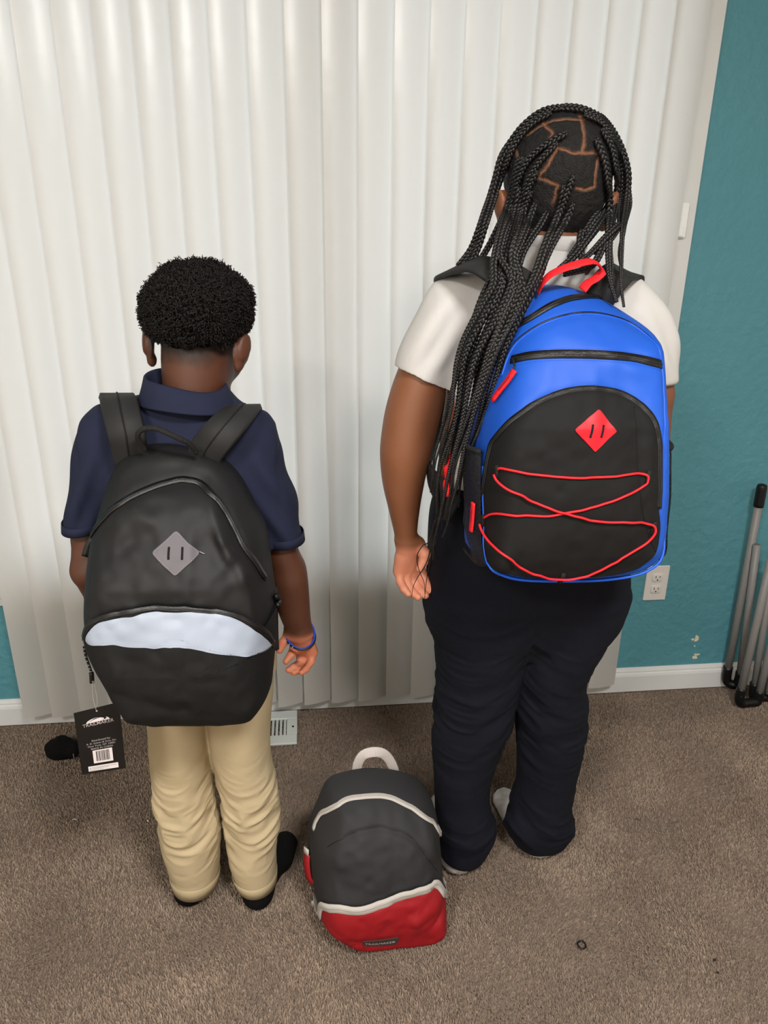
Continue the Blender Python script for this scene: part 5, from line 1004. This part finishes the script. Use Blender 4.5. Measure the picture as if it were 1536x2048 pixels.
def strap_n(P, Nn, half, thick, n=90):
    Q = catmull(np.hstack([np.array(P, float), np.array(Nn, float)]), 8); s = np.r_[0, np.cumsum(np.linalg.norm(np.diff(Q[:, :3], axis=0), axis=1))]; t = np.linspace(0, s[-1], n)
    Q = np.stack([np.interp(t, s, Q[:, k]) for k in range(6)], 1); T = unit(np.gradient(Q[:, :3], axis=0)); N = Q[:, 3:]; N = unit(N - T * (N * T).sum(1)[:, None]); m = Mesh(); m.ribbon(Q[:, :3], N, half, thick); return m.out(), Q[:, :3], N
def strap(P, half, thick, side=(1, 0, 0), n=60):
    P = resample(catmull(P, 8), n); T = unit(np.gradient(P, axis=0)); Sd = np.array(side, float) - T * (T @ np.array(side, float))[:, None]; N = unit(np.cross(Sd, T))
    m = Mesh(); m.ribbon(P, N, half, thick); return m.out(), P, N
def band(P, w, t, ref, n=50, name=None):       # flat webbing loop; ref = reference for the face normal
    P = resample(catmull(P, 8), n); m = Mesh(); m.tube(P, 1.0, 12, flat=(t, w), ref=ref); return m.out()

# ======== black backpack on the boy
dk = D['bag_black']
fr_ = [tuple(dk['fold_r'][i]) + tuple(dk['fold_r'][i + 1]) for i in range(2)]; fr0 = [tuple(dk['fold_r0'][i]) + tuple(dk['fold_r0'][i + 1]) for i in range(2)]
bag, d = bag_of('bag_black', folds=[q + (.012, .007) for q in fr_] + [q + (.010, .008) for q in fr0] + [(-.05, .395, .03, .395, .03, -.012), (-.10, .30, -.02, .335, .016, -.006), (-.12, .2, -.03, .23, .02, -.004), (-.02, .22, .05, .205, .02, -.003), (-.09, .13, -.11, .07, .012, .004), (-.10, .09, .0, .055, .012, -.004), (-.02, .335, -.06, .365, .012, .005)],
                creases=[(d_, .006, .004) for d_ in (dk['zip_pocket'], dk['zip_main'])], amp=1.8)
bk = thing('backpack', 'black backpack with silver reflective band and grey diamond patch on the child in khaki', 'backpack', (-.197, -.80, .58))
c0 = np.array(d['outline']).mean(0); obj('main_body', bag.body(c0, 60), 'black', bk)
zp = catmull(np.array(d['zip_pocket']), 4); bot = np.array(d['outline'])[8:21]; bot = c0 + (bot - c0) * .985
pk = obj('front_pocket', bag.patch(dens(np.vstack([zp[2:-2], bot]), 180), .0048, .005, .0035), 'black2', bk)
zip_on(bag, bk, d['zip_main'], .0060, 'zipb', 'teeth', .0015); z2 = zip_on(bag, bk, d['zip_pocket'], .0062, 'zipb', 'teeth', .0058)
rf = obj('reflective_band', bag.patch(dens(catmull(np.array(d['reflect']), 3, True), 150), .0068, .002, .0035), 'reflect', bk)
rb = np.array(d['reflect']); dashes(bag, catmull(rb[13:], 3) * [1, 1] + [0, .003], rf, 'stitch', .0071, .0042, .0003)
badge(bag, bk, d, 'diamond', 'stitch', .0028)
X, N = bag.surf(catmull(np.array(d['thread']), 6), .004); m = Mesh(); m.tube(X, .0005, 5); obj('loose_thread', m.out(), 'stitch', bk)
pu = Mesh(); X, N = bag.surf(catmull(np.array(d['puller']), 5), .008); pu.tube(X[:-6], .0024, 8); pl_ = obj('zip_cord', pu.out(), 'web', bk)
pu = Mesh(); 
for i in range(1, len(X) - 7, 2): pu.tube([X[i] - N[i] * -.0018 - [.0015, 0, 0], X[i] + N[i] * .0022 + [.0015, 0, 0]], .0007, 5)
obj('cord_flecks', pu.out(), 'stitch', pl_)
pu = Mesh(); pu.tube(X[-7:], .0042, 8); obj('pull_tab', pu.out(), 'plastic', bk)
obj('handle', band(D['black_handle'], .0045, .0042, (0, -.4, 1), 60), 'web', bk)
for q, side in (('l', (1, 0, 0)), ('r', (1, .0, .0))):
    P = np.array(D['black_strap_' + q]); sx = -1 if q == 'l' else 1
    tail = [np.array((-.205 + sx * .085, -.578, 1.02)), np.array((-.205 + sx * .09, -.553, .95)), np.array((-.205 + sx * .10, -.558, .86)), np.array((-.205 + sx * .139, -.64, .75)), np.array((-.205 + sx * .128, -.755, .67))]
    vf, PP, NN = strap_n(np.vstack([P, tail]), [(0, -1, .1), (0, -1, .3), (0, -.9, .5), (0, -.7, .8), (0, -.4, 1), (0, 0, 1), (0, .4, 1), (0, 1, .3), (0, 1, 0), (0, 1, 0), (sx, .3, -.1), (sx * .6, -.8, 0)], .0285, .008); so = obj('shoulder_strap', vf, 'strap', bk)
    m = Mesh(); m.ribbon(PP[:60] + NN[:60] * .0088, NN[:60], .0012, .0008); obj('strap_seam', m.out(), 'black2', so)
m = Mesh(); X, N = bag.surf(np.array(d['buckle']), .006); m.tube(catmull(X, 4), .005, 8); obj('buckle', m.out(), 'plastic', bk)

# hang tag on a loop of string from the black backpack's zip
K = [np.array(p) for p in D['tag']]; tg = thing('hang_tag', 'black cardboard price tag with white print hanging from the black backpack', 'tag', (K[2] + K[3]) / 2)
nt_ = unit(np.cross(K[1] - K[0], K[3] - K[0])); nt_ = nt_ if nt_[1] < 0 else -nt_
def card(s, t, o=0.):                         # s across, t down, o off the face
    s = np.asarray(s, float)[..., None]; t = np.asarray(t, float)[..., None]
    return (K[0] * (1 - s) + K[1] * s) * (1 - t) + (K[3] * (1 - s) + K[2] * s) * t + nt_ * (np.asarray(o, float)[..., None] if np.ndim(o) else o)
g_ = np.linspace(0, 1, 8); m = Mesh(); ss, tt = np.meshgrid(g_, g_, indexing='ij'); bend = .002 * np.sin(tt * 3)
m.grid(card(ss, tt, .0004)); m.grid(card(ss, tt, -.0004)[::-1]); ring = [(0, t) for t in g_] + [(s, 1) for s in g_] + [(1, t) for t in g_[::-1]] + [(s, 0) for s in g_[::-1]]
m.grid(np.array([[card(s, t, -.0004), card(s, t, .0004)] for s, t in ring])); obj('card', m.out(), 'card', tg, False)
tw, thh = np.linalg.norm(K[1] - K[0]), np.linalg.norm(K[3] - K[0])
def flat(poly, name, mm, o, par=tg):
    P = np.array(poly); m = Mesh(); n = len(P); m.add(np.vstack([card(P[:, 0], P[:, 1], o), card(P[:, 0], P[:, 1], o - .00015)]), [tuple(range(n)) if nt_ @ np.cross(card(*P[1]) - card(*P[0]), card(*P[2]) - card(*P[1])) > 0 else tuple(range(n))[::-1]] + [(i, (i + 1) % n, n + (i + 1) % n, n + i) for i in range(n)]); return obj(name, m.out(), mm, par, False)
def letter(s, cx, cy, size, name, mm, o=.0006, wide=1., par=tg, bold=1.):
    V, F = text_mesh(s, 1.0, .004, bold=bold); V = V * size; return obj(name, (card(cx + V[:, 0] * wide / tw, cy - V[:, 1] / thh, o + V[:, 2] * .0), F), mm, par, False)
tt = np.linspace(math.pi, 0, 25); lg = flat([(.50 + .26 * math.cos(t), .205 - .062 * math.sin(t)) for t in tt], 'logo', 'print', .0006)
sw = [(.28, .19), (.40, .165), (.55, .150), (.63, .165), (.64, .185), (.58, .198), (.67, .188), (.70, .170), (.66, .152), (.56, .140), (.42, .150)]
flat(sw, 'logo_swoosh', 'card', .0008, lg)
letter('TRAILMAKER', .50, .232, .0088, 'brand_lettering', 'print', wide=1.0, bold=1.6)
for s, y, z in (('Distributed by:', .485, .0052), ('A. D. Sutton & Sons, Inc.', .527, .0050), ('New York, NY 10001', .569, .0052), ('MADE IN CHINA', .612, .0050)): letter(s, .52, y, z, 'small_print', 'print', bold=1.2)
bc = flat([(.30, .64), (.74, .64), (.74, .845), (.30, .845)], 'barcode', 'print', .0006); g2 = np.random.default_rng(3); m = Mesh(); x = .37
while x < .67:
    w = g2.choice([.008, .014, .020]); q = np.array([(x, .655), (x + w, .655), (x + w, .815), (x, .815)]); m.add(card(q[:, 0], q[:, 1], .0008), [(0, 1, 2, 3)]); x += w + g2.choice([.009, .014])
obj('bars', m.out(), 'ink', bc, False)
ws = flat([(.16, .885), (.84, .885), (.84, .965), (.16, .965)], 'warning_strip', 'print', .0006); m = Mesh()
for y, x0, x1 in ((.908, .235, .80), (.925, .235, .62), (.948, .19, .50)):
    q = np.array([(x0, y - .0022), (x1, y - .0022), (x1, y + .0022), (x0, y + .0022)]); m.add(card(q[:, 0], q[:, 1], .0008), [(0, 1, 2, 3)])
q = np.array([(.19, .930), (.22, .930), (.205, .905)]); m.add(card(q[:, 0], q[:, 1], .0008), [(0, 1, 2)]); obj('fine_print', m.out(), 'diamond', ws, False)
hl = card(.50, .045, .0006); m = Mesh(); m.tube([hl, hl + nt_ * .0004], .0014, 10); obj('punch_hole', m.out(), 'print', tg, False)
Q = [np.array(p) for p in D['tag_string']]
m = Mesh(); m.tube(catmull([Q[0] - [.001, 0, 0], Q[1] - [.003, 0, 0], hl + nt_ * .001], 8), .0004, 5); m.tube(catmull([Q[0] + [.001, 0, 0], Q[1] + [.003, 0, 0], hl - nt_ * .001], 8), .0004, 5); obj('string', m.out(), 'clear', tg)

# ======== blue backpack on the girl
dk = D['bag_blue']
bag, d = bag_of('bag_blue', folds=[(-.02, .33, .06, .30, .03, -.004), (.14, .02, .16, .06, .01, -.006), (-.10, .02, -.08, .05, .01, -.005), (.10, .22, .13, .05, .012, .004), (.04, .36, .09, .33, .015, .003)], creases=[(dk['seam'], .004, .003), (dk['zip_front'], .007, .003), (dk['panel_zip'], .006, .004)])
bb_ = thing('backpack', 'blue backpack with black front, red bungee cord and red diamond, worn below the braids', 'backpack', (.405, -.78, .81))
c0 = np.array(d['outline']).mean(0); obj('main_body', bag.body(c0, 60), 'blue', bb_)
pn = np.array(d['panel']); obj('front_panel', bag.patch(dens(catmull(pn, 3, True), 170), .0045, .006, .0035), 'black2', bb_)
zip_on(bag, bb_, d['panel_zip'], .0050, 'zipb', 'teeth', .0048, n=110); zip_on(bag, bb_, d['zip_main'], .0062, 'zipb', 'teeth', .0015)
zf = zip_on(bag, bb_, d['zip_front'], .0068, 'zipb', 'teeth', .0015)
for e in (.0085, -.0085): dashes(bag, catmull(np.array(d['zip_front']), 4) + [0, e], zf, 'pipe', .0008, .003, .0003)
obj('front_seam', bag.cord(catmull(np.array(d['seam'])[2:], 4), .0016, .0004, 140), 'pipe', bb_)
sm_ = np.array(d['seam']); obj('seam_shade', bag.strip(catmull(sm_[2:-4], 4) * 1.0 + [0, .0035], .0012, .0003, .0005, 110), 'zipb', bb_)  # dark strip paints the shade along the front seam
O = bag.L; low = O[(O[:, 1] < .19)]; k = np.argmax(np.linalg.norm(np.diff(np.vstack([low, low[:1]]), axis=0), axis=1)); low = np.roll(low, -k - 1, 0)
obj('piping', bag.cord(c0 + (low - c0) * .945, .0024, .0035, 160), 'pipe', bb_)
obj('panel_seam', bag.cord(catmull(np.array(d['vseam']), 5), .0011, .0045, 60), 'black2', bb_)
badge(bag, bb_, d, 'red', 'redcord', .0065)
for i, k in enumerate(('cord1', 'cord2')): obj('bungee_cord', bag.cord(catmull(np.array(d[k]), 5), .0019, .0075 + .003 * i, 150), 'redcord', bb_)
for p in d['loops']:
    p = np.array(p); X, N = bag.surf(np.array([p + [0, -.009], p, p + [0, .009]]), .0055); m = Mesh(); m.ribbon(X, N, .0038, .0028); obj('cord_loop', m.out(), 'web', bb_)
for a_, b_ in (('pull1c', 'pull1'), ('pull2c', 'pull2')):
    X, N = bag.surf(catmull(np.array(d[a_]), 4), .007); m = Mesh(); m.tube(X, .0016, 6); po = obj('zip_pull', m.out(), 'zipb', bb_)
    U = catmull(np.array(d[b_]), 4); X, N = bag.surf(U, .008 if b_ == 'pull1' else .017); m = Mesh(); m.ribbon(X, N, .0056, .0024); rt = obj('pull_tab', m.out(), 'redweb', po)
    n_ = len(U); m = Mesh(); m.ribbon(X[n_ // 4:3 * n_ // 4] + N[n_ // 4:3 * n_ // 4] * .0024, N[n_ // 4:3 * n_ // 4], .0006, .0004); obj('tab_slit', m.out(), 'slot', rt)
def side_pocket(sgn):
    vs = np.linspace(.018, .205, 18); G = []; base = []
    for v in vs:
        row = bag.L[np.abs(bag.L[:, 1] - v) < .02]; row = row[row[:, 0] * sgn > 0]; i = np.argmin(np.abs(row[:, 1] - v)); base.append(row[i, 0])
    base = np.convolve(np.pad(base, 2, 'edge'), np.ones(5) / 5, 'valid')
    for v, ub in zip(vs, base):
        dd = np.linspace(0, 1, 14) ** 2 * .008; U = np.c_[ub - sgn * (dd + .0006), np.full(14, v)]; t = (v - .018) / .187
        X, N = bag.surf(U, .003 + .012 * np.sin(np.linspace(0, np.pi, 14)) ** .7 * (.25 + .75 * t)); G.append(X)
    G = np.array(G) + sgn * bag.M[:, 0] * .006; m = Mesh(); m.grid(G if sgn < 0 else G[:, ::-1]); sp = obj('mesh_pocket', m.out(), 'meshp', bb_)
    m = Mesh(); m.tube(G[-1], .0045, 8); obj('pocket_hem', m.out(), 'web', sp)
side_pocket(-1); side_pocket(1)
obj('handle', band(D['blue_handle'], .0085, .0022, (0, -.55, 1), 60), 'redweb', bb_)
for q in ('l', 'r'):
    P = np.array(D['blue_strap_' + q]); sx = -1 if q == 'l' else 1
    tail = [np.array((.425 + sx * .125, -.50, 1.24)), np.array((.43 + sx * .13, -.468, 1.15)), np.array((.43 + sx * .15, -.475, 1.05)), np.array((.435 + sx * .206, -.59, .95)), np.array((.435 + sx * .18, -.725, .90))]
    vf, PP, NN = strap_n(np.vstack([P, tail]), [(0, -1, .2), (0, -1, .3), (0, -.9, .5), (0, -.6, .8), (sx * .45, -.2, 1), (sx * .55, .2, 1), (sx * .4, .6, .8), (0, 1, .4), (0, 1, 0), (0, 1, 0), (sx, .3, -.1), (sx * .6, -.8, 0)], .027, .006); obj('shoulder_strap', vf, 'strap', bb_)
for z in (.995, .965):
    m = Mesh(); m.ribbon(catmull([(.236, -.765, z + .02), (.228, -.775, z + .005), (.230, -.778, z - .018)], 5), np.array([-.5, -.8, 0]), .006, .0025); obj('side_pull_tab', m.out(), 'redweb', bb_)

# ======== charcoal and red backpack standing on the carpet
dk = D['bag_red']
bag, d = bag_of('bag_red', folds=[(-.06, .12, -.04, .22, .02, .004), (.03, .08, .02, .2, .02, -.004), (.0, .30, -.02, .335, .010, .004), (.04, .31, .05, .33, .010, -.004), (-.07, .27, -.09, .19, .014, .006), (.09, .25, .10, .18, .014, .006), (.06, .06, .12, .09, .014, .006), (.10, .04, .13, .075, .01, -.005), (-.11, .06, -.05, .02, .012, -.004), (.0, .25, .02, .27, .02, -.005)],
                creases=[(dk['seam'], .004, .0045), (dk['zip_low'], .007, .003)], amp=1.6)
br = thing('backpack', 'charcoal and red backpack with off-white zips standing on the carpet between the children', 'backpack', (.118, -.76, 0))
c0 = np.array(d['outline']).mean(0); V, F = bag.body(c0, 60); V[:, 2] = np.maximum(V[:, 2], .003); obj('main_body', (V, F), 'char', br)
rt = catmull(np.array(d['red_top']), 4); O = bag.L; i0 = np.argmin(np.abs(O[:, 1] - rt[-1][1]) + 9 * (O[:, 0] < 0)); i1 = np.argmin(np.abs(O[:, 1] - rt[0][1]) + 9 * (O[:, 0] > 0))
seg = O[i0:i1 + 1] if i0 < i1 else np.vstack([O[i0 + 1:], O[:i1]])
if seg[:, 1].mean() > .15: seg = (O[i1 + 1:i0] if i1 < i0 else np.vstack([O[i1 + 1:], O[:i0]]))[::-1]
V, F = bag.patch(dens(np.vstack([rt, c0 + (seg - c0) * .998]), 190), .0046, .006, .0032); V[:, 2] = np.maximum(V[:, 2], .001); obj('red_base', (V, F), 'redcloth', br)
zip_on(bag, br, d['zip_top'], .0058, 'whzip', 'whteeth', .0015); zip_on(bag, br, d['zip_low'], .0085, 'whzip', 'whteeth', .0060)
obj('pocket_seam', bag.cord(catmull(np.array(d['seam']), 4), .0008, .0003, 70), 'zipb', br)
lb = np.array(d['label']); lo_ = obj('brand_label', bag.patch(dens(lb, 50), .0066, .0015, .003), 'label', br)
V, F = text_mesh('TRAILMAKER', 1.0, .0); w_ = V[:, 0].max() - V[:, 0].min(); cA = (lb[0] + lb[5]) / 2 * .93 + (lb[2] + lb[3]) / 2 * .07; cB = (lb[0] + lb[5]) / 2 * .07 + (lb[2] + lb[3]) / 2 * .93; mid = (lb[1] + lb[4]) / 2
t = (V[:, 0] - V[:, 0].min()) / w_; Cn = (1 - t)[:, None] ** 2 * cA + (2 * t * (1 - t))[:, None] * (2 * mid - (cA + cB) / 2) + (t ** 2)[:, None] * cB; X, N = bag.surf(Cn + np.c_[np.zeros(len(V)), V[:, 1] / w_ * np.linalg.norm(cB - cA) * .85], .0072); obj('label_lettering', (X, F), 'ltext', lo_, False)
obj('handle', band(D['red_handle'], .0105, .0022, (.0, -1, .5), 60), 'whweb', br)
X, N = bag.surf(catmull(np.array(d['pull']), 4), .007); m = Mesh(); m.tube(X[:10], .0022, 8); po = obj('zip_cord', m.out(), 'whweb', br); m = Mesh(); m.tube(X[9:], .0038, 8); obj('pull_tab', m.out(), 'whweb', po)
u0 = bag.L[:, 0].min(); X0 = bag.world(np.array([[u0 - .004, .145], [u0 - .006, .13], [u0 - .004, .10], [u0 + .004, .085]]), np.array([.03, .035, .04, .045])); m = Mesh(); m.ribbon(catmull(X0, 5), -bag.M[:, 0] + bag.M[:, 2] * .6, .010, .002); obj('side_tab', m.out(), 'redcloth', br)
X0 = bag.world(np.array([[u0 - .005, .160], [u0 - .006, .145]]), np.array([.03, .03])); m = Mesh(); m.ribbon(X0, -bag.M[:, 0] + bag.M[:, 2] * .6, .008, .0012); obj('side_label', m.out(), 'whzip', br)
for sx in (-1, 1):
    pp = [bag.world(np.array([[sx * .05, v]]), np.array([w]))[0] for v, w in ((.27, -.004), (.22, -.03), (.15, -.035), (.06, -.012), (.03, -.004))]; vf, _, _ = strap(pp, .024, .006, (1, 0, 0), 40); obj('shoulder_strap', vf, 'strap', br)

# ---------------------------------------------------------------- bracelets, sock and scraps on the floor
def loop(c, a, b, r, n=48): t = np.arange(n) * 2 * np.pi / n; return np.array(c) + np.cos(t)[:, None] * np.array(a) + np.sin(t)[:, None] * np.array(b)
wz = np.array(D['boy_wrist']); 
P = loop(wz + [.000, .000, -.002], (.0285, 0, -.004), (.002, -.027, -.020), 0); m = Mesh(); m.tube(P, .0019, 8, closed=True)
tag(obj('bracelet', m.out(), 'bluebead'), 'blue band bracelet hanging loose on the wrist beside khaki trousers', 'bracelet')
P = loop(wz + [.001, -.001, -.008], (.0285, 0, -.003), (.002, -.028, -.016), 0); br2 = thing('bracelet', 'dark bracelet with pale flecks below the blue band on the same wrist', 'bracelet', wz - [0, 0, .02]); m = Mesh(); m.tube(P, .0021, 8, closed=True); obj('band', m.out(), 'blackbead', br2)
for i in range(16, 40, 2):
    m = Mesh(); m.tube([P[i] * .7 + P[i + 1] * .3 + [0, -.0008, 0], P[i] * .3 + P[i + 1] * .7 + [0, -.0008, 0]], .0017, 6); obj('fleck', m.out(), 'pale', br2)
sc = np.array([-.682, -.170, .026]); f = Field(sc - .085, sc + .085, .003); f.ellip(sc, (.040, .030, .026), None); f.ellip(sc + [-.018, .004, .004], (.026, .026, .024), None, .02); f.ellip(sc + [.028, -.004, .004], (.022, .024, .020), None, .015); f.capsule(sc + [-.03, 0, .012], sc + [.0, .01, .026], .012, .010, .012)
V, F = f.mesh(); V = smooth(V, F, 2); V = wrinkle(V, F, lambda p, n: .003 * vnoise(p * 45, 90) + .0015 * vnoise(p * 110, 91)); V[:, 2] = np.maximum(V[:, 2], .001)
sk = thing('sock', 'black balled up sock lying on the carpet by the wall', 'sock', (-.682, -.17, 0)); obj('knit', (V, F), 'sock_b', sk)
t = np.linspace(-1.2, 1.6, 24); m = Mesh(); m.tube(np.c_[sc[0] + .031 + .004 * np.cos(t), sc[1] - .005 - .024 * np.cos(t * .9), sc[2] + .022 * np.sin(t)], .0009, 5); obj('toe_seam', m.out(), 'grey_line', sk)
P = loop((.531, -.865, .0065), (.0078, -.002, 0), (.002, .0085, 0), 0, 32); m = Mesh(); m.tube(P, .0016, 8, closed=True); tag(obj('hair_tie', m.out(), 'plastic'), 'small black elastic ring lying alone on the carpet', 'hair tie')
def scrap(p, ln, ang, r, mm, label):
    d_ = np.array([math.cos(ang), math.sin(ang), 0]) * ln / 2; p = np.array(p); m = Mesh(); m.tube(catmull([p - d_, p - d_ * .3 + [0, .0015, .001], p + d_ * .3 - [0, .001, 0], p + d_], 4), r, 6); tag(obj('carpet_scrap', m.out(), mm), label, 'scrap')
scrap((.795, -.548, .006), .012, -.4, .0009, 'lint', 'dark twig-like lint on the carpet right of the navy trousers')
scrap((-.585, -.416, .006), .010, .1, .0008, 'pale', 'pale thread on the carpet below the hang tag')
scrap((-.407, -.438, .006), .004, .3, .0013, 'pale', 'tiny white crumb on the carpet left of the khaki trousers')
scrap((.784, -.923, .006), .005, .6, .0018, 'lint', 'dark crumb on the carpet, the farther of two far right of the elastic ring')
scrap((.775, -.949, .006), .004, .2, .0016, 'lint', 'dark crumb on the carpet, the nearer of two far right of the elastic ring')
